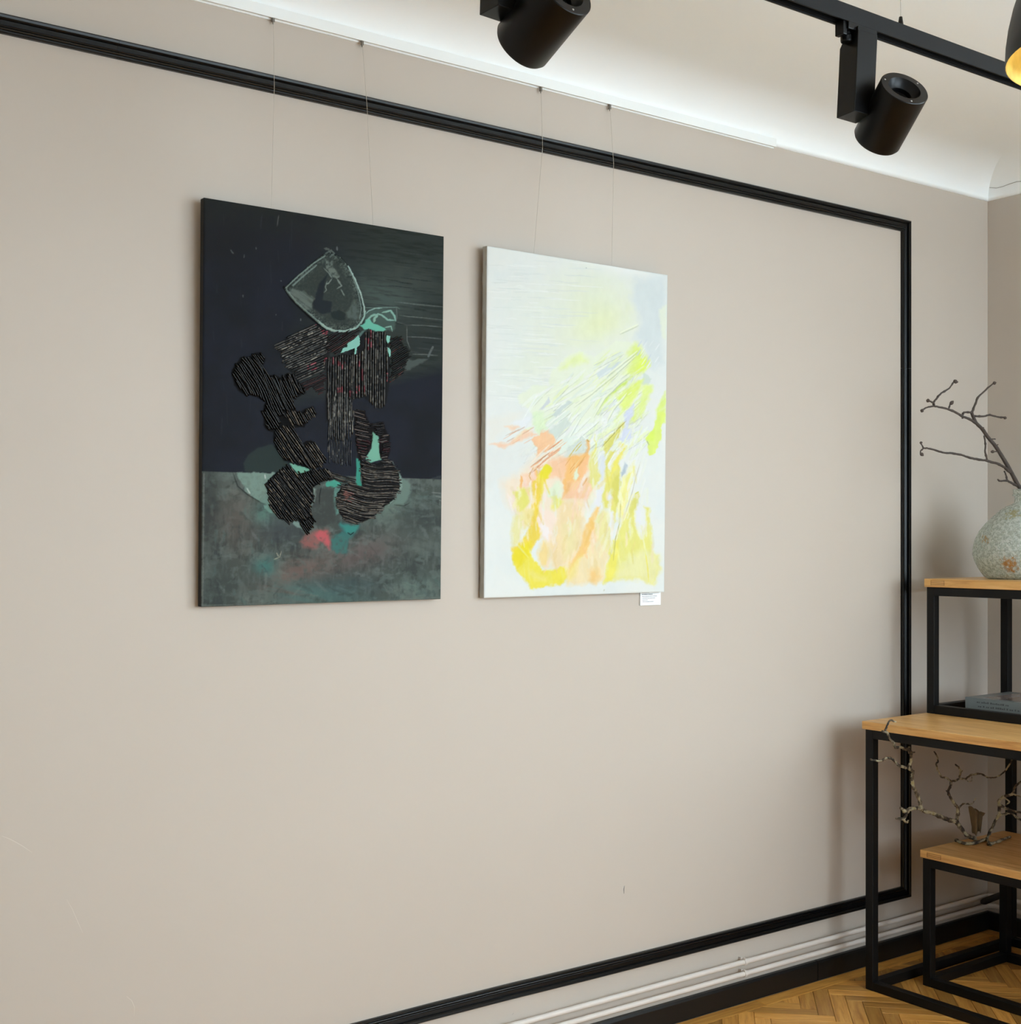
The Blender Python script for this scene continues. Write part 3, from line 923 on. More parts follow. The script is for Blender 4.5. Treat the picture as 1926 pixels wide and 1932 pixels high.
def spotlight(box_xy, yaw, lean, head_c, nrm, label, ztop=2.549, zbot=2.364):
    bx, by = box_xy
    s = thing('spotlight', (bx, by, ztop), label, 'spotlight', 'spotlights on the lighting track')
    Rz = Matrix.Rotation(yaw, 4, 'Z') 
    Ml = Matrix.Translation((bx, by, ztop)) @ Matrix.Rotation(lean, 4, 'Y') @ Rz
    def tr(mbx):
        mbx.v = [tuple(Ml @ Vector(q)) for q in mbx.v]
        return mbx
    # adapter that clips into the track (stays in line with the track)
    ad = MB().box((bx - 0.052, by - 0.015, ztop - 0.014), (bx + 0.040, by + 0.015, ztop + 0.006))
    obj('track_adapter', ad, M_SPOT, s, bevel=0.0015)
    obj('adapter_lever', MB().box((bx - 0.062, by - 0.010, ztop - 0.026), (bx - 0.050, by + 0.012, ztop + 0.002)), M_SPOT, s, bevel=0.0015)
    obj('lock_knob', MB().lathe([(0, -0.034), (0.011, -0.034), (0.012, -0.031), (0.012, -0.022), (0.009, -0.019), (0.009, -0.012), (0, -0.012)], 16, Matrix.Translation((bx - 0.036, by + 0.004, ztop))), M_SPOT, s, smooth=False)
    # driver box: square column with a chamfered top
    h = zbot - ztop
    w = 0.0265
    bxm = MB()
    prof = [(-w, h), (w, h), (w, -0.016), (-0.010, -0.016), (-w, -0.040)]          # (y', z) far side is -w
    bxm.sweep(lambda i: [((-w, w)[i], -y, z) for y, z in prof], 2)
    body = obj('driver_box', tr(bxm), M_SPOT, s, bevel=0.0012)
    obj('neck_plate', tr(MB().box((-w + 0.001, -w + 0.002, -0.018), (w - 0.001, 0.012, -0.008))), M_SPOT, s)
    # head
    hc = Vector(head_c)
    nv = Vector(nrm).normalized()
    q = nv.to_track_quat('Z', 'Y').to_matrix().to_4x4()
    Mh = Matrix.Translation(hc) @ q
    L, r = 0.0655, 0.0510
    prof = [(0, -L + 0.004), (r - 0.012, -L + 0.004), (r - 0.010, -L), (r - 0.003, -L + 0.001), (r, -L + 0.006), (r, L - 0.0015), (r - 0.0012, L), (0.0345, L), (0.0335, L - 0.002), (0.029, L - 0.011), (0.0225, L - 0.016), (0.0222, L - 0.030), (0, L - 0.030)]
    head = obj('lamp_head', MB().lathe(prof, 64, Mh), M_SPOT, s, smooth=True)
    e = head.modifiers.new('edge', 'EDGE_SPLIT'); e.split_angle = math.radians(35)
    ribs = MB()
    for rr_ in (0.020, 0.0165, 0.013, 0.0095, 0.006):
        ribs.lathe([(rr_, L - 0.030), (rr_, L - 0.0235), (rr_ - 0.0016, L - 0.0235), (rr_ - 0.0016, L - 0.030)], 24, Mh)
    obj('heat_sink_rings', ribs, M_SPOTD, head)
    obj('front_lens', MB().lathe([(0, -L + 0.0035), (r - 0.014, -L + 0.0035), (r - 0.014, -L + 0.0030), (0, -L + 0.0025)], 32, Mh), mat('lens', (60, 62, 64), rough=0.15), head)
    for k in range(3):
        a = 2 * math.pi * k / 3 + 0.5
        c = Vector((math.cos(a) * 0.0430, math.sin(a) * 0.0430, L))
        obj('screw', MB().lathe([(0, 0.0009), (0.0016, 0.0009), (0.0021, 0.0), (0.0, -0.0005)], 10, Mh @ Matrix.Translation(c)), M_METAL, head, smooth=True)
    # pivot between box and head
    bc = Vector(Ml @ Vector((0.0, 0.0, h + 0.030)))
    d = (hc - bc).normalized()
    obj('pivot', MB().tube([bc + d * 0.02, hc - d * 0.03], 0.011, 16), M_SPOT, s, smooth=True)
    return s
HYY = 1.725
h2 = on_y(1679, 217, HYY)
spotlight((2.213, ym), math.radians(-8), math.radians(4), h2, (-0.28, -0.76, 0.59), 'black cylinder spotlight fully in view on the track')
h1 = on_y(1024, 35, HYY)
spotlight((h1.x - 0.046, ym), math.radians(0), math.radians(2), h1, (0.02, -0.90, 0.44), 'black cylinder spotlight cut off by the top edge of the picture')

# pendant lamp
pd = at(2157, 99, 2.0)
M_GOLD, nt, p = nodes_of('gold_leaf')
tc = nt.nodes.new('ShaderNodeTexCoord')
n1 = nt.nodes.new('ShaderNodeTexNoise'); n1.inputs['Scale'].default_value = 26; n1.inputs['Detail'].default_value = 5
nt.links.new(tc.outputs['Object'], n1.inputs['Vector'])
r1 = ramp(nt, n1.outputs['Fac'], [(0.3, (206, 166, 62)), (0.55, (232, 192, 84)), (0.75, (246, 214, 108))])
nt.links.new(r1.outputs[0], p.inputs['Base Color'])
p.inputs['Metallic'].default_value = 0.35
p.inputs['Roughness'].default_value = 0.5
pend = thing('pendant_lamp', pd, 'black dome pendant lamp with gold lining at the picture edge', 'pendant lamp')
PRr, PH = 0.196, 0.25
so_, si_ = [], []
for k in range(15):
    a = math.pi / 2 * k / 14
    so_.append((PRr * math.cos(a) if k < 14 else 0.0, PH * math.sin(a)))
    si_.append(((PRr - 0.002) * math.cos(a) if k < 14 else 0.0, (PH - 0.004) * math.sin(a) + 0.0))
Mp = Matrix.Translation(pd)
shade = obj('lamp_shade', MB().lathe([(PRr - 0.0012, -0.0004)] + so_, 72, Mp), mat('pendant_black', (26, 26, 27), rough=0.45), pend, smooth=True)
obj('gold_lining', MB().lathe([(PRr - 0.0012, -0.0004)] + si_, 72, Mp), M_GOLD, pend, smooth=True)
obj('ceiling_cord', MB().tube([pd + Vector((0, 0, PH - 0.005)), Vector((pd.x, pd.y, ZC - 0.02))], 0.003, 8), M_BLACK, pend)
obj('ceiling_rose', MB().lathe([(0, ZC - 0.03), (0.03, ZC - 0.028), (0.05, ZC), (0, ZC)], 24, Matrix.Translation((pd.x, pd.y, 0))), M_BLACK, pend)
M_BULB, nt, p = nodes_of('added_bulb_glow')  # unseen bulb, its glow added to brighten the gold lining
p.inputs['Emission Color'].default_value = (1.0, 0.86, 0.62, 1)
p.inputs['Emission Strength'].default_value = 9.0
obj('lamp_holder', MB().lathe([(0, 0.24), (0.02, 0.24), (0.02, 0.17), (0, 0.17)], 16, Mp), M_BLACK, pend)
obj('bulb', MB().lathe([(0, 0.085), (0.018, 0.09), (0.028, 0.11), (0.028, 0.125), (0.014, 0.165), (0.013, 0.175), (0, 0.175)], 24, Mp), M_BULB, pend, smooth=True)

# ================================================================== paintings
_rs = np.random.RandomState(11)
_tab = _rs.rand(512, 512)
def vnoise(x, y, seed=0):
    x = x + seed * 17.31; y = y + seed * 9.77
    xi, yi = np.floor(x).astype(int), np.floor(y).astype(int)
    fx, fy = x - xi, y - yi
    fx = fx * fx * (3 - 2 * fx); fy = fy * fy * (3 - 2 * fy)
    a = _tab[xi & 511, yi & 511]; b = _tab[(xi + 1) & 511, yi & 511]
    c = _tab[xi & 511, (yi + 1) & 511]; d = _tab[(xi + 1) & 511, (yi + 1) & 511]
    return a + (b - a) * fx + (c - a) * fy + (a - b - c + d) * fx * fy
def fbm(x, y, seed=0, oct=4):
    s, amp, tot = 0, 1.0, 0
    for o in range(oct):
        s = s + amp * vnoise(x * 2 ** o, y * 2 ** o, seed + o * 3.1)
        tot += amp; amp *= 0.55
    return s / tot

def homography(src, dst):
    A = []
    for (x, y), (u, v) in zip(src, dst):
        A.append([x, y, 1, 0, 0, 0, -u * x, -u * y, -u]); A.append([0, 0, 0, x, y, 1, -v * x, -v * y, -v])
    _, _, Vt = np.linalg.svd(np.array(A, float))
    return Vt[-1].reshape(3, 3)
def happly(H, x, y):
    w = H[2, 0] * x + H[2, 1] * y + H[2, 2]
    return (H[0, 0] * x + H[0, 1] * y + H[0, 2]) / w, (H[1, 0] * x + H[1, 1] * y + H[1, 2]) / w

class Art:
    """a stretched canvas: paint colour and relief on a fine mesh; U, V = position on the canvas in picture rows and columns"""
    def __init__(self, corners, W, Hh, nx, nz):
        self.W, self.H, self.nx, self.nz = W, Hh, nx, nz
        self.Hf = homography(corners, [(0, 1), (1, 1), (1, 0), (0, 0)])     # TL TR BR BL -> unit square, z up
        Hi = np.linalg.inv(self.Hf)
        s, t = np.meshgrid(np.linspace(0, 1, nx), np.linspace(0, 1, nz))
        self.s, self.t = s, t
        self.U, self.V = happly(Hi, s, t)
        self.col = np.zeros((nz, nx, 3)); self.h = np.zeros((nz, nx))
        self.wu = (fbm(self.U / 9, self.V / 9, 1) - .5); self.wv = (fbm(self.U / 9, self.V / 9, 5) - .5)
    def local(self, u, v):
        s, t = happly(self.Hf, np.asarray(u, float), np.asarray(v, float))
        return (s - 0.5) * self.W, t * self.H
    def _sub(self, pts, pad):
        p = np.array(pts, float)
        m = (self.U > p[:, 0].min() - pad) & (self.U < p[:, 0].max() + pad) & (self.V > p[:, 1].min() - pad) & (self.V < p[:, 1].max() + pad)
        r = np.where(m.any(1))[0]; c = np.where(m.any(0))[0]
        if len(r) == 0 or len(c) == 0: return None
        return (slice(r[0], r[-1] + 1), slice(c[0], c[-1] + 1))
    def mask(self, pts, soft=2.0, warp=5.0):
        pad = soft + warp + 2
        sl = self._sub(pts, pad)
        if sl is None: return None, None
        x = self.U[sl] + self.wu[sl] * warp * 2; y = self.V[sl] + self.wv[sl] * warp * 2
        p = np.array(pts, float); n = len(p)
        ins = np.zeros(x.shape, bool); dmin = np.full(x.shape, 1e9)
        for i in range(n):
            x0, y0 = p[i]; x1, y1 = p[(i + 1) % n]
            dx, dy = x1 - x0, y1 - y0
            k = np.clip(((x - x0) * dx + (y - y0) * dy) / (dx * dx + dy * dy + 1e-9), 0, 1)
            dmin = np.minimum(dmin, np.hypot(x - x0 - k * dx, y - y0 - k * dy))
            cond = (y0 > y) != (y1 > y)
            xi = x0 + (y - y0) * dx / (dy if abs(dy) > 1e-9 else 1e-9)
            ins ^= cond & (x < xi)
        d = np.where(ins, dmin, -dmin)
        return np.clip(0.5 + d / soft, 0, 1), sl
    def blend(self, m, sl, c, alpha=1.0, tex=0.0, dirn=None, ts=6.0, seed=0):
        if m is None: return
        a = m * alpha
        if tex > 0:
            U, V = self.U[sl], self.V[sl]
            if dirn is None:
                nz = fbm(U / ts, V / ts, seed + 2)
            else:
                cx, cy = dirn
                nz = fbm((U * cx + V * cy) / (ts * 5), (-U * cy + V * cx) / ts * 1.6, seed + 2)
            a = a * np.clip(1 + tex * (nz - 0.5) * 4, 0, 1.0)
        a = a[..., None]
        self.col[sl] = self.col[sl] * (1 - a) + np.array(c, float) * a
    def poly(self, pts, c, alpha=1.0, soft=2.0, warp=4.0, tex=0.0, dirn=None, ts=6.0, seed=0, h=0.0):
        m, sl = self.mask(pts, soft, warp)
        self.blend(m, sl, c, alpha, tex, dirn, ts, seed)
        if h and m is not None: self.h[sl] += m * h
    def blob(self, cx, cy, rx, ry, c, alpha=1.0, ang=0.0, tex=0.0, dirn=None, ts=8.0, seed=0, power=1.0):
        U, V = self.U - cx, self.V - cy
        ca, sa = math.cos(ang), math.sin(ang)
        q = ((U * ca + V * sa) / rx) ** 2 + ((-U * sa + V * ca) / ry) ** 2
        q = q * (1 + 0.8 * (fbm(self.U / 14, self.V / 14, seed + 7) - 0.5))
        self.blend(np.exp(-q ** power), (slice(None), slice(None)), c, alpha, tex, dirn, ts, seed)
    def stroke(self, pts, w, c, alpha=1.0, h=0.0, soft=1.2, rough=0.0, seed=0, taper=True, warp=0.0):
        p = np.array(pts, float)
        sl = self._sub(p, w + soft + warp + 3)
        if sl is None: return
        x = self.U[sl] + self.wu[sl] * warp * 2; y = self.V[sl] + self.wv[sl] * warp * 2
        seg = np.hypot(*(p[1:] - p[:-1]).T); cum = np.concatenate([[0], np.cumsum(seg)]); tot = cum[-1] + 1e-9
        best = np.full(x.shape, 1e9); pos = np.zeros(x.shape)
        for i in range(len(p) - 1):
            x0, y0 = p[i]; dx, dy = p[i + 1] - p[i]
            k = np.clip(((x - x0) * dx + (y - y0) * dy) / (dx * dx + dy * dy + 1e-9), 0, 1)
            d = np.hypot(x - x0 - k * dx, y - y0 - k * dy)
            u = d < best
            best = np.where(u, d, best); pos = np.where(u, (cum[i] + k * seg[i]) / tot, pos)
        ww = w / 2 * (np.clip(4 * np.minimum(pos + .08, 1.08 - pos), 0, 1) if taper else 1.0)
        if rough > 0: ww = ww * (1 + rough * (fbm(self.U[sl] / 3, self.V[sl] / 3, seed) - .5) * 2)
        m = np.clip(0.5 + (ww - best) / soft, 0, 1)
        if c is not None: self.blend(m, sl, c, alpha)
        if h: self.h[sl] += m * h
    def build(self, name, parent, material, thick, gain=1.0):
        nx, nz = self.nx, self.nz
        X = (self.s - 0.5) * self.W; Z = self.t * self.H
        Y = -thick - self.h
        edge = np.minimum(np.minimum(self.s, 1 - self.s) * self.W, np.minimum(self.t, 1 - self.t) * self.H)
        Y = Y + 0.0022 * np.exp(-edge / 0.0016)                              # soft turned edge
        co = np.stack([X, Y, Z], -1).reshape(-1, 3)
        idx = np.arange(nx * nz).reshape(nz, nx)
        q = np.stack([idx[:-1, :-1], idx[:-1, 1:], idx[1:, 1:], idx[1:, :-1]], -1).reshape(-1, 4)
        me = bpy.data.meshes.new(name)
        me.vertices.add(len(co)); me.vertices.foreach_set('co', co.astype(np.float32).ravel())
        me.loops.add(q.size); me.loops.foreach_set('vertex_index', q.astype(np.int32).ravel())
        me.polygons.add(len(q)); me.polygons.foreach_set('loop_start', np.arange(0, q.size, 4, dtype=np.int32))
        try: me.polygons.foreach_set('loop_total', np.full(len(q), 4, np.int32))
        except Exception: pass
        me.polygons.foreach_set('use_smooth', np.ones(len(q), bool))
        me.update(calc_edges=True)
        ca = me.color_attributes.new('Col', 'FLOAT_COLOR', 'POINT')
        arr = np.ones((nx * nz, 4), np.float32)
        arr[:, :3] = lin(np.clip(self.col, 0, 255)).reshape(-1, 3) * gain
        ca.data.foreach_set('color', arr.ravel())
        me.materials.append(material)
        o = bpy.data.objects.new(name, me); COL.objects.link(o); o.parent = parent
        WM[o.name] = WM[parent.name]
        return o

def strands(art, name, parent, pts, ang, spacing, r, colf, seed, wob=1.0, bend=None, step=2.2, ragged=4.0, y0=-0.0, holes=(), part_kind='stuff'):
    """lines of thick string-like paint laid side by side inside an outline"""
    rs = random.Random(seed)
    p = np.array(pts, float)
    ca, sa = math.cos(ang), math.sin(ang)
    ctr = p.mean(0)
    rad = np.hypot(*(p - ctr).T).max() + 12
    def inside(P, x, y):
        res = np.zeros(len(x), bool); n = len(P)
        for i in range(n):
            xa, ya = P[i]; xb, yb = P[(i + 1) % n]
            c = (ya > y) != (yb > y)
            res ^= c & (x < xa + (y - ya) * (xb - xa) / ((yb - ya) if abs(yb - ya) > 1e-9 else 1e-9))
        return res
    mb = MB()
    k = -rad
    while k < rad:
        k += spacing * rs.uniform(0.75, 1.25)
        s = np.arange(-rad, rad, step)
        ph, am, fq = rs.uniform(0, 6), wob * rs.uniform(0.4, 1.2), rs.uniform(0.05, 0.12)
        off = k + am * np.sin(s * fq + ph)
        if bend: off = off + bend(s, k)
        x = ctr[0] + s * ca - off * sa; y = ctr[1] + s * sa + off * ca
        jx, jy = rs.uniform(-ragged, ragged), rs.uniform(-ragged, ragged)
        ok = inside(p, x + jx, y + jy)
        for hp in holes:
            ok &= ~inside(np.array(hp, float), x, y)
        i = 0
        while i < len(s):
            if not ok[i]:
                i += 1; continue
            j = i
            while j + 1 < len(s) and ok[j + 1]: j += 1
            if j - i >= 2:
                lx, lz = art.local(x[i:j + 1], y[i:j + 1])
                n = j - i + 1
                rr_ = [r * rs.uniform(0.8, 1.2) * (0.55 if q in (0, n - 1) else 1) for q in range(n)]
                lift = rs.uniform(-0.0006, 0.0012)
                P_ = [(lx[q], y0 - lift + rs.uniform(-.0004, .0004), lz[q]) for q in range(n)]
                key = rs.random()
                cs, last = [], None
                for q in range(n):
                    if last is None or rs.random() < 0.5:
                        last = tuple(lin(colf(x[i + q], y[i + q], rs, key)) * 0.5)
                    cs.append(last)
                mb.tube(P_, rr_, 5, cs=cs)
            i = j + 1
    if mb.v:
        o = obj(name, mb, M_PAINT_S, parent, smooth=True, local=True, fix=False)
        o['kind'] = part_kind
        return o

# ------------------------------------------------------------------ dark painting
def CA(x, y): return (350 + x / 3.776, 350 + y / 3.776)
def CB(x, y): return (350 + x / 3.776, 750 + y / 3.776)
def C1(x, y): return (430 + x / 8.755, 460 + y / 8.755)
def C2(x, y): return (600 + x / 8.025, 560 + y / 8.025)
def C3(x, y): return (430 + x / 8.025, 660 + y / 8.025)
def C4(x, y): return (480 + x / 6.42, 820 + y / 6.42)
def PP(f, *xy): return [f(x, y) for x, y in xy]

cornersD = [(379, 370.5), (837, 449), (833, 1131), (386, 1144.5)]
LEAN = math.radians(0.9)
TH = 0.022
YF = YW - 0.034                                  # where the picture front stands at mid height
def corner_world(cs):
    q = [on_y(u, v, YF) for u, v in cs]
    return (q[0].x + q[3].x) / 2, (q[1].x + q[2].x) / 2, (q[0].z + q[1].z) / 2, (q[2].z + q[3].z) / 2
xl, xr, zt, zb = corner_world(cornersD)
dp = thing('painting', ((xl + xr) / 2, YF + TH + 0.008, zb), 'dark abstract painting of a patched dark figure on a black-edged canvas', 'painting', rot=(LEAN, 0, 0))
A = Art(cornersD, xr - xl, zt - zb, 430, 640)
DARKSIZE = (xl, xr, zt, zb)
U, V = A.U, A.V
def layer(c): return np.array(c, float)
full = (slice(None), slice(None))
A.col[:] = layer((38, 41, 50))
A.blend(np.clip((fbm(U / 70, V / 70, 2) - .35) * 3, 0, 1), full, (33, 36, 40), 0.8)
A.blend(np.clip((560 - V - (U - 380) * 0.12) / 160, 0, 1), full, (40, 41, 43), 0.85)
# green-black upper right
m = np.clip((U - 560 + (V - 520) * 0.25) / 140, 0, 1) * np.clip((735 - V - (U - 740) * 0.25) / 26, 0, 1)
A.blend(m, full, (46, 52, 50), 0.95)
A.blend(np.clip((430 + (U - 380) * .18 - V) / 60, 0, 1), full, (44, 48, 46), 0.8, tex=0.6, ts=14)
A.blend(m, full, (60, 67, 64), 0.55, tex=1.0, dirn=(0.99, 0.12), ts=7, seed=3)
A.blob(725, 560, 70, 42, (84, 100, 96), 0.8, 0.2, tex=0.6, dirn=(0.99, 0.12), ts=6)
A.blob(775, 530, 60, 26, (70, 78, 75), 0.7, 0.1, tex=0.8, dirn=(0.99, 0.1), ts=5)
A.poly(PP(C2, (1330, 620), (1880, 660), (1880, 870), (1500, 900), (1380, 800)), (50, 56, 56), 0.8, soft=6)
A.poly(PP(C2, (1350, 980), (1690, 985), (1440, 1110), (1300, 1150)), (84, 94, 92), 0.9, soft=3)
# fine pale scratches at the right
for pts in [[(1220, 310), (1340, 330), (1600, 355), (1890, 390)], [(1200, 420), (1340, 460), (1600, 470), (1890, 498)], [(1340, 640), (1600, 650), (1890, 680)], [(1430, 905), (1620, 912), (1810, 930)],
            [(1150, 105), (1500, 150), (1890, 190)], [(1180, 190), (1190, 330), (1180, 400)], [(1340, 480), (1345, 700), (1390, 820)]]:
    A.stroke(PP(C2, *pts), 1.5, (116, 124, 122), 0.8, rough=0.6, h=0.0003)
A.stroke(PP(C2, (1735, 800), (1690, 890), (1670, 940)), 4, (100, 108, 108), 0.9, taper=False)
for pts, w in [([(240, 180), (235, 240)], 1.6), ([(225, 860), (230, 900)], 2.2), ([(10, 100), (60, 170)], 2.2), ([(850, 620), (865, 640)], 1.8), ([(780, 1185), (782, 1205)], 1.6), ([(1190, 1260), (1192, 1300)], 1.6), ([(1780, 60), (1790, 130)], 2.5), ([(430, 60), (440, 100)], 1.5)]:
    A.stroke(PP(C1, *pts), w, (110, 118, 118), 0.8, rough=0.8)
A.stroke(PP(CA, (650, 210), (645, 245), (640, 290)), 1.5, (120, 122, 120), 0.7)
rs = random.Random(5)
for k in range(26):                              # faint dry-brush scrapes
    u, v = rs.uniform(395, 560), rs.uniform(400, 860)
    A.stroke([(u, v), (u + rs.uniform(-3, 3), v + rs.uniform(15, 60))], rs.uniform(1, 2), (54, 58, 64), 0.45, rough=0.8)
for k in range(30):
    u, v = rs.uniform(690, 800), rs.uniform(470, 690)
    L = rs.uniform(15, 60)
    A.stroke([(u, v), (u + L, v + L * 0.13)], rs.uniform(1, 2.2), rs.choice([(74, 82, 80), (34, 38, 38)]), 0.5, rough=0.8)
# lower ground
hor = 891 + (U - 386) * 0.038
gm = np.clip((V - hor) / 1.6, 0, 1)
A.blend(gm, full, (78, 86, 83))
g2 = fbm(U / 34, V / 34, 8, 5); g3 = fbm(U / 16, V / 22, 13, 5)
A.blend(gm * np.clip((g2 - 0.5) * 12, 0, 1), full, (104, 115, 110), 0.6)
A.blend(gm * np.clip((0.45 - g3) * 11, 0, 1), full, (58, 65, 65), 0.6)
A.blend(gm * np.clip((fbm(U / 22, V / 12, 41, 5) - .56) * 12, 0, 1), full, (116, 132, 125), 0.4)
A.blend(gm * np.clip((fbm(U / 6, V / 26, 21) - .5) * 5, 0, 1), full, (116, 126, 121), 0.35)
gsl = full
def gblob(*a, **k):
    keep = A.col.copy(); A.blob(*a, **k)
    A.col[:] = keep * (1 - gm[..., None]) + A.col * gm[..., None]
gblob(400, 960, 22, 90, (58, 62, 61), 0.7)
gblob(455, 985, 45, 60, (106, 98, 92), 0.7, tex=0.5)
gblob(530, 1000, 40, 26, (66, 72, 76), 0.8)
gblob(560, 1085, 70, 28, (122, 100, 94), 0.85, -0.3, tex=0.5)
gblob(690, 1045, 75, 26, (110, 96, 94), 0.75, -0.3, tex=0.5)
gblob(780, 1010, 50, 40, (92, 102, 97), 0.6)
gblob(800, 985, 40, 25, (66, 74, 73), 0.8, tex=0.8)
gblob(740, 960, 45, 18, (112, 136, 127), 0.6, -0.4, tex=0.4)
gblob(600, 1120, 90, 24, (84, 120, 117), 0.75, 0.1, tex=0.7, dirn=(0.97, 0.2))
gblob(505, 1070, 22, 18, (74, 126, 122), 0.8, tex=0.7)
gblob(790, 1110, 50, 26, (108, 128, 121), 0.7, tex=0.6)
gblob(420, 1110, 40, 40, (70, 78, 76), 0.8, tex=0.6)
gblob(660, 1105, 60, 18, (72, 88, 90), 0.7, tex=0.9, dirn=(0.97, 0.2), ts=4)
gblob(640, 940, 20, 45, (72, 76, 74), 0.9, tex=0.5)
for k in range(190):
    u, v = rs.uniform(395, 828), rs.uniform(905, 1136)
    a = rs.gauss(0.15, 0.5) if u > 520 else rs.choice([1.45, 0.9, 1.6])
    L = rs.uniform(8, 34)
    A.stroke([(u, v), (u + L * math.cos(a) * .5, v + L * math.sin(a) * .5 + rs.uniform(-2, 2)), (u + L * math.cos(a), v + L * math.sin(a))], rs.uniform(1.5, 6), rs.choice([(112, 124, 119), (50, 56, 58), (88, 118, 113), (126, 136, 131), (62, 68, 68)]), 0.28, soft=3, rough=0.9, h=0.0002, warp=3)
for y_ in (935, 942, 949):
    A.stroke([(815 + (y_ - 935), y_ - 2), (834, y_)], 2, (132, 140, 136), 0.7)
# edge wear at the left
A.stroke([(387, 895), (388, 1142)], 2.5, (128, 132, 128), 0.6, rough=1.0, taper=False)
A.stroke([(388, 1142), (600, 1138), (832, 1129)], 2.0, (120, 130, 126), 0.6, rough=1.0, taper=False)
# half disc left of the feet: dark green above the horizon, mint below
A.poly(PP(CB, (420, 480), (450, 420), (520, 370), (620, 345), (720, 420), (740, 500), (660, 545), (430, 540)), (51, 62, 61), 0.95, soft=3, warp=1)
A.poly(PP(CB, (370, 545), (660, 548), (620, 640), (590, 700), (620, 790), (540, 760), (450, 690), (400, 620)), (128, 154, 144), 0.95, soft=3, tex=0.25)
A.stroke(PP(CB, (345, 545), (380, 640), (450, 700), (560, 765), (580, 765)), 1.8, (46, 52, 50), 0.9, h=0.0006)
A.stroke(PP(CB, (445, 655), (470, 695)), 2.5, (190, 204, 196), 0.9); A.stroke(PP(CB, (572, 560), (578, 590)), 2.5, (200, 210, 204), 0.9)
A.stroke(PP(CB, (570, 780), (625, 830)), 6, (136, 178, 168), 0.9, rough=0.5)
gblob(500, 970, 24, 20, (98, 136, 126), 0.8, tex=0.5)
A.poly(PP(CB, (1500, 590), (1590, 600), (1610, 690), (1560, 780), (1480, 770), (1540, 680)), (112, 134, 126), 0.95, soft=4)
A.stroke(PP(CB, (1490, 778), (1560, 785), (1600, 765)), 1.4, (44, 50, 48), 0.8)
# pink and teal round the feet
A.poly(PP(C4, (780, 1160), (900, 1150), (940, 1260), (940, 1390), (900, 1380), (860, 1290), (760, 1390), (620, 1370), (560, 1310), (620, 1240)), (158, 102, 98), 0.85, soft=8, tex=0.4)
A.poly(PP(C4, (810, 1170), (900, 1180), (930, 1290), (930, 1400), (880, 1330), (800, 1290), (760, 1240)), (204, 100, 106), 0.9, soft=6, tex=0.4)
A.poly(PP(C4, (1060, 1060), (1120, 1100), (1300, 1130), (1240, 1220), (1150, 1300), (1140, 1440), (1000, 1450), (950, 1370), (960, 1260), (1080, 1190), (1040, 1110)), (66, 122, 118), 0.85, soft=5, tex=0.5)
A.poly(PP(C4, (1060, 1090), (1280, 1130), (1230, 1210), (1120, 1200)), (62, 142, 134), 0.9, soft=4)
A.stroke(PP(C4, (1140, 1200), (1180, 1228), (1220, 1195)), 1.6, (26, 36, 38), 0.9)
for q in [[(260, 1520), (330, 1490), (350, 1420)], [(320, 1490), (290, 1440)]]:
    A.stroke(PP(C4, *q), 1.5, (190, 184, 160), 0.7, rough=0.9)
A.poly(PP(C4, (720, 660), (780, 690), (760, 780), (720, 880), (690, 930), (680, 860), (730, 780)), (142, 160, 152), 0.9, soft=2)
A.poly(PP(C4, (460, 1060), (550, 1070), (560, 1110), (590, 1170), (520, 1130)), (128, 152, 146), 0.95, soft=2)
A.poly(PP(C4, (880, 600), (960, 570), (1070, 610), (1060, 640), (960, 670), (890, 650)), (80, 168, 148), 0.95, soft=2)
A.poly(PP(C4, (990, 660), (1060, 690), (1010, 760), (990, 870), (1040, 960), (1010, 1000), (970, 890), (960, 760)), (104, 148, 138), 0.95, soft=2, tex=0.3)
A.poly(PP(C4, (760, 680), (960, 660), (980, 780), (1000, 960), (1000, 1080), (860, 1140), (760, 1100), (710, 930), (740, 800)), (70, 75, 73), 0.9, soft=5, tex=0.4)
A.stroke(PP(C4, (820, 660), (800, 760), (800, 860)), 1.6, (34, 36, 36), 0.9)
A.poly(PP(C4, (1240, 310), (1300, 330), (1290, 560), (1320, 660), (1230, 670), (1240, 560)), (64, 150, 132), 0.98, soft=1.5, warp=1)
A.poly(PP(C4, (430, 370), (560, 390), (700, 440), (640, 480), (540, 500), (490, 440)), (122, 182, 160), 0.98, soft=1.5, warp=2)
A.poly(PP(CB, (1335, 255), (1380, 280), (1385, 400), (1400, 460), (1320, 480), (1285, 450), (1330, 380)), (126, 186, 164), 0.98, soft=1.5, warp=2)
A.poly(PP(CB, (1480, 470), (1540, 580), (1550, 650), (1500, 730), (1450, 780), (1500, 660)), (134, 158, 148), 0.95, soft=2, warp=2)
# head: a glazed pebble-like form with a thick rim
head = [(535, 547), (548, 532), (562, 520), (590, 496), (607, 483), (620, 479), (640, 488), (655, 505), (668, 530), (680, 560), (686, 585), (686, 602), (680, 613), (668, 624), (650, 629), (630, 628), (614, 622), (600, 611), (583, 598), (565, 581), (548, 564)]
A.stroke([(533, 544), (548, 567), (565, 584), (583, 601), (600, 615), (612, 624)], 4.5, (9, 10, 11), 0.95, taper=False)  # black shadow painted along the head's lower left
A.stroke(head + [head[0]], 3.0, (16, 18, 19), 0.8, taper=False)
A.poly(head, (60, 68, 65), 1.0, soft=1.5, warp=0.5, h=0.0012)
m, sl = A.mask(head, 34, 2.0)
A.blend(np.clip(1.7 - m * 1.65, 0, 1) * (m > .5), sl, (120, 134, 128), 1.0, tex=1.2, ts=4, seed=4)
A.blend(np.clip(1.9 - m * 1.65, 0, 1) * (m > .5), sl, (38, 45, 44), 0.8, tex=1.6, ts=2.4, seed=9)
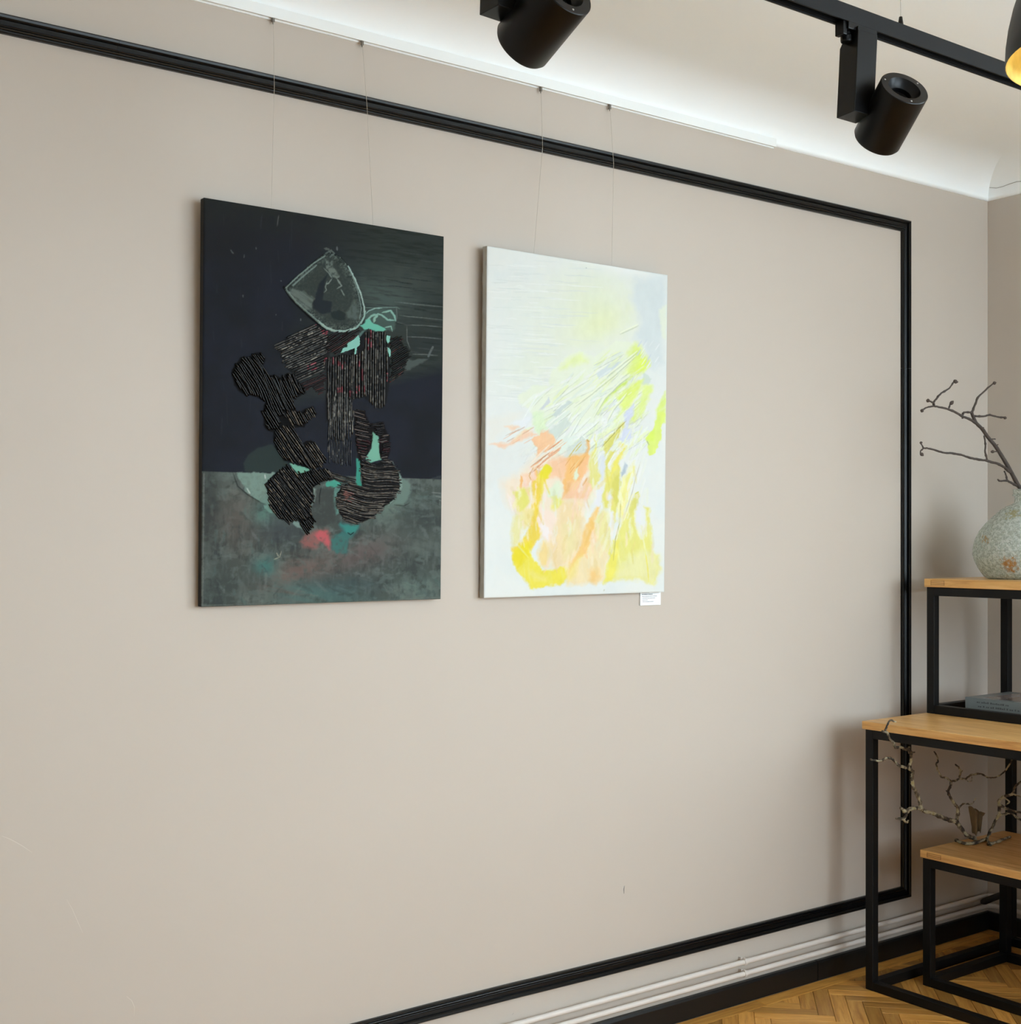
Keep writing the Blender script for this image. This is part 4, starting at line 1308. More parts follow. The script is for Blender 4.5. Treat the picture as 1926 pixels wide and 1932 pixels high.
A.poly(PP(C1, (1620, 520), (1560, 800), (1560, 960), (1700, 980), (1690, 1160), (1550, 1200), (1400, 1090), (1390, 1000), (1440, 880), (1480, 700)), (40, 45, 51), 0.95, soft=3, warp=2)
A.poly(PP(C1, (1050, 750), (1260, 820), (1420, 930), (1370, 1040), (1390, 1110), (1300, 1110), (1140, 980), (960, 830)), (112, 124, 118), 0.85, soft=3, tex=0.5, dirn=(0.8, 0.6))
A.poly(PP(C1, (1590, 300), (1700, 310), (1720, 400), (1830, 560), (1780, 600), (1690, 560), (1600, 420)), (122, 134, 128), 0.85, soft=3, tex=0.8)
A.poly(PP(C1, (1680, 1170), (1800, 1130), (1926, 1180), (1926, 1290), (1800, 1310), (1700, 1260)), (42, 49, 51), 0.9, soft=2)
A.poly([(652, 592), (668, 570), (678, 590), (672, 608), (655, 605)], (102, 116, 111), 0.7, soft=6, tex=0.6)
for q, w in [([(1620, 640), (1590, 740), (1610, 790), (1570, 830)], 1.5), ([(1700, 600), (1640, 680), (1600, 690)], 2.2), ([(1780, 600), (1860, 720), (1780, 770)], 3), ([(1850, 780), (1910, 890)], 2), ([(1560, 420), (1640, 500), (1700, 590)], 2)]:
    A.stroke(PP(C1, *q), w, (142, 154, 148), 0.8, rough=0.7, h=0.0004)
for q, w, c in [([(655, 505), (668, 530), (680, 560), (686, 585), (686, 602), (680, 613)], 3.2, (176, 202, 193)), ([(668, 624), (650, 629), (630, 628), (614, 622), (598, 609)], 4.0, (172, 200, 190)),
                ([(662, 522), (674, 555), (680, 585), (677, 605)], 1.6, (130, 150, 144)), ([(537, 545), (562, 521), (590, 498), (610, 485)], 2.4, (140, 158, 151)), ([(550, 541), (572, 521), (594, 503)], 2.8, (126, 142, 136)),
                ([(538, 550), (556, 572), (580, 594), (600, 611)], 3.0, (128, 146, 139)), ([(612, 480), (622, 474), (628, 480), (620, 487)], 3, (98, 110, 106))]:
    A.stroke(q, w, c, 0.9, h=0.0009, rough=0.5, taper=False)
A.stroke(PP(C1, (1570, 90), (1640, 110), (1680, 160)), 4, (92, 102, 99), 0.9, rough=0.8)
# teal collar
A.poly(PP(C2, (710, 270), (860, 210), (1080, 230), (1170, 310), (1180, 400), (1130, 560), (1020, 540), (960, 490), (700, 400)), (78, 98, 93), 0.9, soft=3)
A.stroke(PP(C2, (700, 190), (860, 200), (1040, 190), (1190, 190), (1230, 215)), 1.8, (118, 142, 136), 0.9, rough=0.5)
A.stroke(PP(C2, (715, 290), (760, 240), (860, 205), (960, 200)), 2.4, (150, 186, 176), 0.9, rough=0.5, h=0.0005)
for q, w in [([(800, 330), (900, 290), (960, 310), (1050, 380), (1160, 390)], 3.2), ([(960, 270), (1090, 240), (1150, 320), (1170, 400)], 3.5), ([(840, 420), (850, 350), (900, 310)], 4.5), ([(1000, 500), (1100, 480), (1120, 560)], 2.0), ([(720, 400), (800, 320), (860, 290)], 4)]:
    A.stroke(PP(C2, *q), w, (140, 184, 170), 0.95, rough=0.5, h=0.0007)
A.poly(PP(C2, (620, 460), (700, 440), (710, 380), (780, 370), (830, 440), (920, 470), (1020, 530), (960, 560), (860, 550), (780, 520), (700, 530)), (112, 192, 170), 0.98, soft=1.5, warp=2, h=0.001)
A.stroke(PP(C2, (560, 520), (640, 420), (690, 330), (706, 250)), 3.5, (146, 178, 168), 0.95, rough=0.4, taper=False)
A.poly(PP(C2, (620, 570), (720, 540), (720, 700), (640, 800), (600, 700)), (98, 128, 122), 0.9, soft=2)

# dark underpaint below the strings
ARM = PP(C3, (60, 330), (100, 230), (190, 140), (300, 130), (400, 80), (500, 70), (565, 165), (530, 270), (560, 390), (700, 420), (800, 450), (900, 380), (1000, 410), (1080, 510), (1190, 690), (1080, 740), (1000, 770), (1010, 900), (1080, 980), (1200, 920), (1290, 880), (1360, 1020), (1200, 1110), (1160, 1200), (1000, 1200), (1120, 1450), (1260, 1400), (1400, 1540), (1500, 1700), (1430, 1790), (1290, 1830), (1150, 1790), (950, 1730), (850, 1700), (740, 1520), (700, 1400), (690, 1270), (600, 1240), (550, 1160), (560, 1080), (520, 960), (560, 800), (430, 730), (300, 720), (200, 680), (110, 570), (70, 440))
A.poly(ARM, (14, 14, 15), 1.0, soft=2, warp=3)
A.poly(PP(C4, (140, 620), (280, 480), (400, 390), (520, 500), (700, 460), (880, 430), (960, 500), (1000, 560), (830, 590), (720, 660), (740, 790), (690, 900), (740, 1090), (650, 1210), (560, 1100), (540, 1040), (450, 1080), (330, 1030), (215, 910), (195, 770)), (15, 15, 16), 1.0, soft=2, warp=2)
A.poly(PP(C4, (1290, 340), (1500, 380), (1620, 310), (1700, 390), (1755, 500), (1770, 650), (1700, 800), (1590, 880), (1420, 1040), (1250, 1100), (1120, 1070), (1050, 980), (1015, 860), (1010, 740), (1080, 640), (1220, 610), (1320, 680), (1310, 560)), (26, 25, 25), 1.0, soft=2, warp=2)
A.poly(PP(C2, (115, 960), (420, 880), (700, 560), (1010, 560), (1080, 820), (1090, 1180), (1040, 1650), (960, 1740), (780, 1640), (700, 1560), (520, 1600), (530, 1926), (120, 1926)), (30, 31, 33), 1.0, soft=2, warp=1.5)
A.poly(PP(C1, (770, 1700), (1200, 1450), (1420, 1340), (1640, 1500), (1680, 1900)) + PP(C3, (1480, 330), (1100, 500), (900, 320), (760, 60)), (34, 35, 36), 1.0, soft=2, warp=1.5)
A.poly(PP(CB, (1200, 110), (1280, 110), (1310, 200), (1410, 190), (1455, 300), (1460, 400), (1440, 460), (1390, 450), (1380, 290), (1340, 262), (1330, 360), (1290, 440), (1240, 470), (1215, 330)), (24, 21, 22), 1.0, soft=2, warp=2)
ALBD = A

canvas = A.build('canvas', dp, M_PAINT_D, TH, 0.75)
W2 = A.W / 2
obj('canvas_edge', MB().box((-W2, -TH + 0.0018, 0), (W2, -0.001, A.H)), M_CANVB, dp, local=True, bevel=0.0015)
obj('stretcher_bar', MB().box((-W2 + .002, -0.004, 0.002), (-W2 + 0.045, 0.0, A.H - .002)).box((W2 - 0.045, -0.004, 0.002), (W2 - .002, 0.0, A.H - .002)).box((-W2 + .045, -0.004, 0.002), (W2 - .045, 0.0, 0.045)).box((-W2 + .045, -0.004, A.H - 0.045), (W2 - .045, 0.0, A.H - .002)), mat('pine', (190, 160, 112), rough=0.7), dp, local=True)

# thick string-like relief of the figure
YS = -TH - 0.0006
def pink(x, y, spots):
    return any((x - a) ** 2 / rx ** 2 + (y - b) ** 2 / ry ** 2 < 1 for a, b, rx, ry in spots)
PS = [C2(230, 1010) + (4, 9), C2(290, 1000) + (3, 10), C2(350, 1040) + (4, 9), C2(410, 1040) + (3, 8), C2(460, 1040) + (3, 10), C2(640, 1020) + (4, 9), C2(640, 1200) + (5, 14), C2(320, 1440) + (8, 7), C2(500, 1490) + (5, 10), C2(590, 1440) + (5, 13), C2(670, 1420) + (5, 10),
      C2(740, 700) + (4, 14), C2(790, 640) + (4, 20), C2(1060, 1220) + (3, 12), C2(1030, 1280) + (3, 8), C1(1420, 1360) + (4, 4), C1(1560, 1500) + (7, 9), C2(110, 960) + (4, 6), (588, 698, 10, 7)]
def col_grey(x, y, rs, key):
    if pink(x, y, PS) and rs.random() < 0.5:
        return rs.choice([(158, 70, 84), (190, 108, 120), (118, 50, 62)])
    v = rs.random()
    if key < 0.35: v *= 0.8
    if v < 0.34: return (46, 46, 46)
    if v < 0.78: return (92, 91, 88)
    if v < 0.96: return (124, 122, 117)
    return (172, 169, 161)  # palest flecks are glints painted onto the strings
def col_greyd(x, y, rs, key):
    v = rs.random()
    if v < 0.6: return (44, 46, 52)
    if v < 0.92: return (72, 74, 77)
    return (136, 136, 133)  # light flecks again paint in glints
def col_black(x, y, rs, key):
    if key > 0.9 and rs.random() < 0.5: return (78, 72, 64)  # some strands tinted lighter as painted highlights
    return (9, 8, 8) if rs.random() < 0.9 else (26, 24, 22)
def col_brown(x, y, rs, key):
    if key > 0.55: return rs.choice([(106, 98, 87), (122, 113, 101), (66, 60, 53), (44, 39, 34)])  # brownish light lines put highlights into the string colour
    return (14, 13, 12) if rs.random() < 0.82 else (48, 42, 37)
def col_maroon(x, y, rs, key):
    if key > 0.8: return (92, 52, 52)
    return rs.choice([(36, 14, 17), (50, 17, 21), (28, 12, 14)])
def col_mix(x, y, rs, key):
    if (x - C4(1120, 760)[0]) ** 2 + (y - C4(1120, 760)[1]) ** 2 < 130 and rs.random() < .6: return (150, 106, 100)
    if key > 0.45: return rs.choice([(112, 106, 99), (88, 84, 79), (128, 121, 112), (62, 59, 56)])
    return rs.choice([(22, 21, 21), (40, 38, 37), (16, 15, 15)])
def col_redmix(x, y, rs, key):
    if abs(y - C4(0, 160)[1]) < 12 and rs.random() < .5: return (66, 28, 34)
    if key > 0.72: return (108, 98, 94)
    return rs.choice([(24, 22, 22), (44, 38, 38)])

strands(A, 'shoulder_strings', dp, PP(C1, (750, 1700), (960, 1560), (1200, 1440), (1420, 1330), (1640, 1500), (1640, 1800), (1700, 1900)) + PP(C3, (1490, 100), (1480, 330), (1130, 500), (1080, 500), (1000, 400), (900, 320), (800, 180), (720, 40)), math.radians(-24), 4.2, 0.0020, col_grey, 31, wob=0.5, y0=YS)
strands(A, 'neck_strings', dp, PP(C2, (150, 590), (400, 570), (640, 530), (560, 640), (440, 730), (330, 870), (250, 940), (130, 880), (120, 720)), math.radians(-32), 3.4, 0.0017, col_maroon, 32, wob=0.8, y0=YS - 0.0006)
strands(A, 'waist_strings', dp, PP(C3, (1100, 520), (1300, 430), (1475, 350), (1475, 690), (1390, 720), (1280, 620), (1200, 690), (1120, 620)), math.radians(-22), 3.0, 0.0015, col_maroon, 33, wob=0.4, y0=YS)
strands(A, 'chest_strings', dp, PP(C2, (115, 960), (240, 930), (420, 880), (700, 840), (700, 1560), (480, 1580), (520, 1660), (530, 1926), (120, 1926)), math.radians(90), 4.4, 0.0021, col_grey, 34, wob=0.4, y0=YS - 0.0004)
strands(A, 'skirt_strings', dp, PP(C3, (1475, 700), (1880, 760), (1890, 1340), (1800, 1400), (1490, 1400)), math.radians(90), 4.0, 0.0019, col_grey, 35, wob=0.4, y0=YS)
strands(A, 'hem_strings', dp, PP(C3, (1490, 1380), (1880, 1380), (1900, 1800), (1760, 1790), (1560, 1740), (1490, 1560)), math.radians(90), 3.2, 0.0014, col_greyd, 36, wob=0.4, y0=YS + 0.0006)
strands(A, 'sleeve_strings', dp, PP(C2, (700, 560), (760, 520), (1000, 560), (1020, 600), (1080, 820), (1090, 1180), (1060, 1330), (1040, 1650), (960, 1750), (820, 1680), (760, 1600), (720, 1500), (700, 1200), (690, 840)), math.radians(90), 4.4, 0.0021, col_grey, 37, wob=0.4, y0=YS - 0.0003)
strands(A, 'side_strings', dp, PP(C2, (1085, 630), (1280, 620), (1280, 700), (1340, 800), (1410, 920), (1350, 990), (1330, 1110), (1330, 1180), (1250, 1260), (1090, 1360)), math.radians(-26), 3.4, 0.0018, lambda x, y, r, k: col_maroon(x, y, r, k) if r.random() < .25 else col_black(x, y, r, k), 38, wob=0.5, y0=YS - 0.0004, bend=lambda s, k: -4 * np.sin((s + 20) / 30))
strands(A, 'arm_strings', dp, PP(C3, (60, 330), (100, 230), (190, 140), (300, 130), (400, 80), (500, 70), (565, 165), (530, 270), (560, 390), (700, 420), (800, 450), (900, 380), (1000, 410), (1080, 510), (1190, 690), (1080, 740), (1000, 770), (1010, 900), (960, 960), (820, 980), (800, 1140), (720, 1230), (690, 1270), (600, 1240), (550, 1160), (560, 1080), (520, 960), (560, 800), (430, 730), (300, 720), (200, 680), (110, 570), (70, 440)), math.radians(57), 3.9, 0.0027, col_black, 39, wob=1.0, y0=YS - 0.0006, bend=lambda s, k: 5 * np.sin((s - 10) / 34))
strands(A, 'elbow_strings', dp, PP(C3, (820, 980), (960, 950), (1080, 980), (1200, 920), (1290, 880), (1360, 1020), (1200, 1110), (1160, 1200), (1000, 1200), (880, 1060)), math.radians(60), 3.9, 0.0023, col_brown, 40, wob=0.6, y0=YS)
strands(A, 'thigh_strings', dp, PP(C3, (720, 1240), (800, 1140), (1000, 1200), (1120, 1450), (1260, 1400), (1400, 1540), (1500, 1700), (1430, 1790), (1290, 1830), (1150, 1790), (950, 1730), (850, 1700), (740, 1520), (700, 1400)), math.radians(55), 3.6, 0.0021, col_brown, 41, wob=0.8, y0=YS - 0.0003)
strands(A, 'foot_strings', dp, PP(C4, (130, 620), (200, 550), (280, 470), (400, 380), (520, 490), (700, 450), (880, 420), (960, 500), (1000, 560), (830, 600), (720, 660), (740, 790), (690, 900), (720, 1000), (600, 1060), (540, 1040), (450, 1090), (330, 1040), (210, 910), (190, 770)), math.radians(52), 3.3, 0.0019, lambda x, y, r, k: col_brown(x, y, r, k) if r.random() < .5 else col_black(x, y, r, k), 42, wob=1.0, y0=YS - 0.0005)
strands(A, 'toe_strings', dp, PP(C4, (560, 1060), (700, 1000), (750, 1090), (700, 1180), (650, 1220), (580, 1150)), math.radians(55), 3.2, 0.0022, col_black, 43, wob=0.6, y0=YS - 0.0006)
strands(A, 'ankle_strings', dp, PP(C4, (900, 430), (980, 490), (1100, 540), (1240, 555), (1240, 600), (1050, 640), (980, 580), (880, 570)), math.radians(18), 3.4, 0.0016, col_brown, 44, wob=0.8, y0=YS)
strands(A, 'boot_strings', dp, PP(C4, (1290, 330), (1370, 330), (1500, 370), (1620, 300), (1700, 380), (1760, 480), (1780, 600), (1780, 700), (1720, 800), (1600, 890), (1550, 970), (1420, 1050), (1250, 1110), (1120, 1080), (1050, 990), (1010, 870), (1000, 740), (1080, 640), (1220, 600), (1320, 680), (1310, 560), (1290, 480)), math.radians(8), 3.0, 0.0017, col_mix, 45, wob=1.2, y0=YS - 0.0005, bend=lambda s, k: 3 * np.sin((s + 25) / 16))
strands(A, 'shin_strings', dp, PP(CB, (1200, 110), (1280, 110), (1310, 200), (1330, 330), (1290, 440), (1240, 470), (1215, 330)), math.radians(14), 3.3, 0.0018, col_redmix, 46, wob=0.8, y0=YS - 0.0002)
strands(A, 'calf_strings', dp, PP(CB, (1320, 215), (1410, 190), (1460, 340), (1440, 460), (1390, 450), (1380, 290)), math.radians(-10), 3.3, 0.0018, col_redmix, 47, wob=0.8, y0=YS - 0.0002)
# paint over the strings: two turquoise splashes
SPL = mat('turquoise_paint', (92, 158, 141), rough=0.45)
def splash(pts, seed, art=None):
    art = art or A
    rs_ = random.Random(seed)
    P = []
    n = len(pts)
    for i in range(n):
        a, b = np.array(pts[i]), np.array(pts[(i + 1) % n])
        m_ = max(2, int(np.hypot(*(b - a)) / 2.0))
        for k in range(m_):
            P.append(a + (b - a) * k / m_ + np.array([rs_.uniform(-.8, .8), rs_.uniform(-.8, .8)]))
    P = np.array(P)
    lx, lz = art.local(P[:, 0], P[:, 1])
    n = len(P)
    mb_ = MB()
    y_ = YS - 0.0026
    mb_.v = [(lx[i], y_, lz[i]) for i in range(n)] + [(lx[i], y_ + 0.003, lz[i]) for i in range(n)]
    mb_.f = [tuple(range(n))] + [(i, i + n, (i + 1) % n + n, (i + 1) % n) for i in range(n)]
    obj('paint_splash', mb_, SPL, dp, local=True)
splash(PP(C2, (330, 880), (370, 810), (430, 790), (430, 740), (520, 690), (590, 610), (620, 670), (620, 760), (580, 800), (560, 900), (540, 900), (540, 810), (440, 850)), 1)
splash(PP(C2, (1020, 620), (1080, 630), (1070, 700), (1050, 750), (1025, 700)), 2)
splash(PP(C2, (1035, 800), (1080, 820), (1088, 920), (1070, 950), (1050, 880)), 3)

# ------------------------------------------------------------------ light painting
def WA(x, y): return (890 + x / 4.815, 440 + y / 4.815)
def WB(x, y): return (890 + x / 4.815, 780 + y / 4.815)
def D1(x, y): return (1040 + x / 8.374, 600 + y / 8.374)
def D2(x, y): return (900 + x / 8.374, 760 + y / 8.374)
def D3(x, y): return (1080 + x / 9.66, 760 + y / 9.66)
cornersW = [(919, 465), (1262, 519.5), (1252, 1117), (914, 1129)]
xl2, xr2, zt2, zb2 = corner_world(cornersW)
wp = thing('painting', ((xl2 + xr2) / 2, YF + TH + 0.008, zb2), 'light abstract painting in white, lime, yellow and peach beside the dark one', 'painting', rot=(LEAN, 0, 0))
B = Art(cornersW, xr2 - xl2, zt2 - zb2, 390, 560)
U, V = B.U, B.V
B.col[:] = layer((236, 240, 236))
n_ = fbm(U / 60, V / 60, 3)
B.blend(np.clip((n_ - .42) * 4, 0, 1), full, (230, 237, 236), 0.8)
B.blend(np.clip((980 - U) / 60, 0, 1) * np.clip((V - 560) / 60, 0, 1), full, (236, 241, 240), 0.6)
B.blob(1120, 590, 80, 75, (230, 238, 205), 0.9, -0.3)
B.blob(1125, 615, 55, 28, (236, 243, 190), 0.75, -0.4)
B.blob(1020, 600, 70, 60, (230, 237, 224), 0.6)
B.blob(1010, 690, 70, 40, (230, 238, 215), 0.6, -0.5)
B.poly(PP(WA, (1500, 400), (1780, 390), (1770, 760), (1745, 1000), (1745, 1180), (1640, 1250), (1560, 1040), (1480, 960), (1540, 820), (1450, 600)), (217, 227, 229), 0.9, soft=16, warp=5)
B.poly(PP(WA, (1705, 700), (1780, 660), (1775, 980), (1730, 940)), (236, 243, 224), 0.9, soft=5)
B.blob(1180, 505, 60, 16, (242, 245, 244), 0.8, 0.2)
# horizontal combed ripples in the white field, relief shading painted in as pale and grey lines
rs = random.Random(12)
for k in range(150):
    u, v = rs.uniform(915, 1075), rs.uniform(490, 760)
    if u + v * 0.55 > 1470: continue
    L = rs.uniform(15, 70)
    pts = [(u + L * i / 4, v + L * i / 4 * 0.05 + rs.uniform(-1, 1)) for i in range(5)]
    B.stroke(pts, rs.uniform(0.9, 1.8), rs.choice([(217, 225, 221), (246, 250, 247), (222, 230, 228)]), 0.7, h=rs.choice([0.0005, -0.0003]))
# fan of pale green strokes
B.poly(PP(WA, (420, 1500), (560, 1400), (700, 1400), (720, 1270), (880, 1110), (1000, 1080), (1110, 1140), (1300, 1000), (1490, 990), (1600, 1200), (1500, 1340), (1350, 1500), (1120, 1733), (900, 1760), (640, 1733), (560, 1650), (440, 1560)), (237, 245, 220), 0.85, soft=5, warp=4)
fan = []
for k in range(230):
    a = math.radians(rs.uniform(134, 156)) if k % 3 else math.radians(rs.uniform(118, 140))
    u = rs.uniform(1010, 1225); v = rs.uniform(655, 850)
    if not (470 + 0 < v and (u - 985) * 0.62 + (v - 800) > -40 and v < 900 - (u - 1000) * 0.12): continue
    L = rs.uniform(18, 70)
    pts = [(u, v), (u + L * .5 * math.cos(a) + rs.uniform(-1, 1), v + L * .5 * math.sin(a)), (u + L * math.cos(a), v + L * math.sin(a))]
    if pts[-1][1] > 880: continue
    fan.append((pts, rs))
    c = rs.choice([(240, 248, 226), (232, 244, 206), (242, 249, 238), (236, 246, 196), (226, 238, 226), (244, 248, 244)])
    B.stroke(pts, rs.uniform(2.5, 7), c, 0.75, h=rs.uniform(0.0003, 0.0012), rough=0.4)
    if rs.random() < 0.55:
        o_ = rs.uniform(2, 4)
        B.stroke([(x + o_ * .5, y + o_) for x, y in pts], rs.uniform(0.8, 1.4), rs.choice([(188, 198, 186), (202, 212, 196), (176, 188, 182)]), 0.7, rough=0.8)
# blue-grey patches in the fan
for pts, c in [([(1130, 1290), (1280, 1180), (1360, 1185), (1250, 1290), (1160, 1340)], (213, 225, 227)), ([(720, 1660), (880, 1530), (910, 1550), (760, 1680)], (206, 219, 215)), ([(610, 1625), (700, 1505), (715, 1540), (640, 1620)], (208, 216, 220)),
               ([(1230, 1480), (1310, 1390), (1325, 1400), (1250, 1505)], (202, 210, 240)), ([(1380, 1650), (1480, 1560), (1450, 1733), (1370, 1733)], (216, 223, 242)), ([(1290, 1550), (1350, 1600), (1350, 1680), (1280, 1600)], (224, 233, 232)), ([(1560, 1270), (1640, 1330), (1600, 1400), (1540, 1380)], (212, 226, 216))]:
    B.poly(PP(WA, *pts), c, 0.95, soft=2.5, warp=3, h=0.0003)
# lime
LIME = [([(790, 1235), (880, 1150), (1000, 1105), (1060, 1180), (940, 1210), (800, 1255)], (232, 245, 172), 5), ([(1490, 1000), (1540, 1040), (1620, 1200), (1540, 1275), (1450, 1300), (1380, 1290), (1440, 1200), (1420, 1100)], (226, 244, 128), 6),
        ([(1540, 1110), (1620, 1200), (1560, 1260), (1490, 1270)], (229, 250, 92), 5), ([(1310, 1410), (1400, 1350), (1460, 1310), (1400, 1390), (1250, 1500), (1130, 1665), (1150, 1610), (1210, 1510)], (208, 236, 104), 2),
        ([(1310, 1510), (1440, 1390), (1560, 1340), (1530, 1430), (1450, 1570), (1380, 1640), (1350, 1560)], (229, 247, 112), 3), ([(1560, 1390), (1645, 1400), (1620, 1500), (1540, 1700), (1500, 1650)], (230, 247, 140), 3),
        ([(1765, 1440), (1765, 1733), (1665, 1733), (1680, 1620)], (223, 245, 124), 2), ([(1340, 1640), (1400, 1600), (1330, 1733), (1290, 1733)], (232, 248, 150), 3), ([(1460, 1640), (1520, 1560), (1480, 1733), (1430, 1733)], (230, 246, 140), 3)]
for pts, c, s in LIME:
    B.poly(PP(WA, *pts), c, 0.92, soft=s * 1.7 + 2, warp=4, tex=0.25, dirn=(-0.8, 0.6), ts=5, h=0.0004)
for k in range(60):                              # pale drags across the lime
    x, y = rs.uniform(1150, 1640), rs.uniform(1050, 1680)
    L = rs.uniform(40, 160)
    a = math.radians(rs.uniform(122, 146))
    B.stroke(PP(WA, (x, y), (x + L * .5 * math.cos(a), y + L * .5 * math.sin(a)), (x + L * math.cos(a), y + L * math.sin(a))), rs.uniform(1.2, 4), rs.choice([(240, 248, 216), (236, 246, 196), (244, 249, 240), (232, 246, 168)]), 0.6, soft=2, rough=0.5, h=0.0004)
B.poly(PP(WB, (1690, 0), (1765, 0), (1750, 60), (1720, 160), (1735, 210), (1700, 290), (1660, 370), (1610, 395), (1605, 300), (1580, 240), (1650, 140)), (227, 246, 120), 0.97, soft=2.5, h=0.0004)
B.poly(PP(WB, (1600, 190), (1650, 160), (1660, 260), (1600, 260)), (222, 247, 96), 0.8, soft=6)
for pts in [[(1510, 1095), (1380, 1200), (1230, 1320)], [(1440, 1310), (1330, 1400), (1210, 1520), (1110, 1690)], [(1410, 1480), (1290, 1620), (1230, 1733)], [(1490, 1140), (1290, 1310), (1090, 1480), (930, 1600)], [(1350, 930), (1480, 870), (1520, 850)]]:
    B.stroke(PP(WA, *pts), 2.0, (196, 208, 176), 0.75, rough=0.5)
    B.stroke([(x - 1, y - 3) for x, y in PP(WA, *pts)], 3.0, (244, 250, 224), 0.9, h=0.0012)
# pale blue hatching beside the lime tip
for k in range(16):
    x, y = 1500 + rs.uniform(0, 170), 1000 + rs.uniform(0, 240)
    B.stroke(PP(WA, (x, y), (x + 40, y - 60)), rs.uniform(1, 3), rs.choice([(240, 244, 246), (206, 217, 228), (228, 236, 238)]), 0.8, h=0.0004)
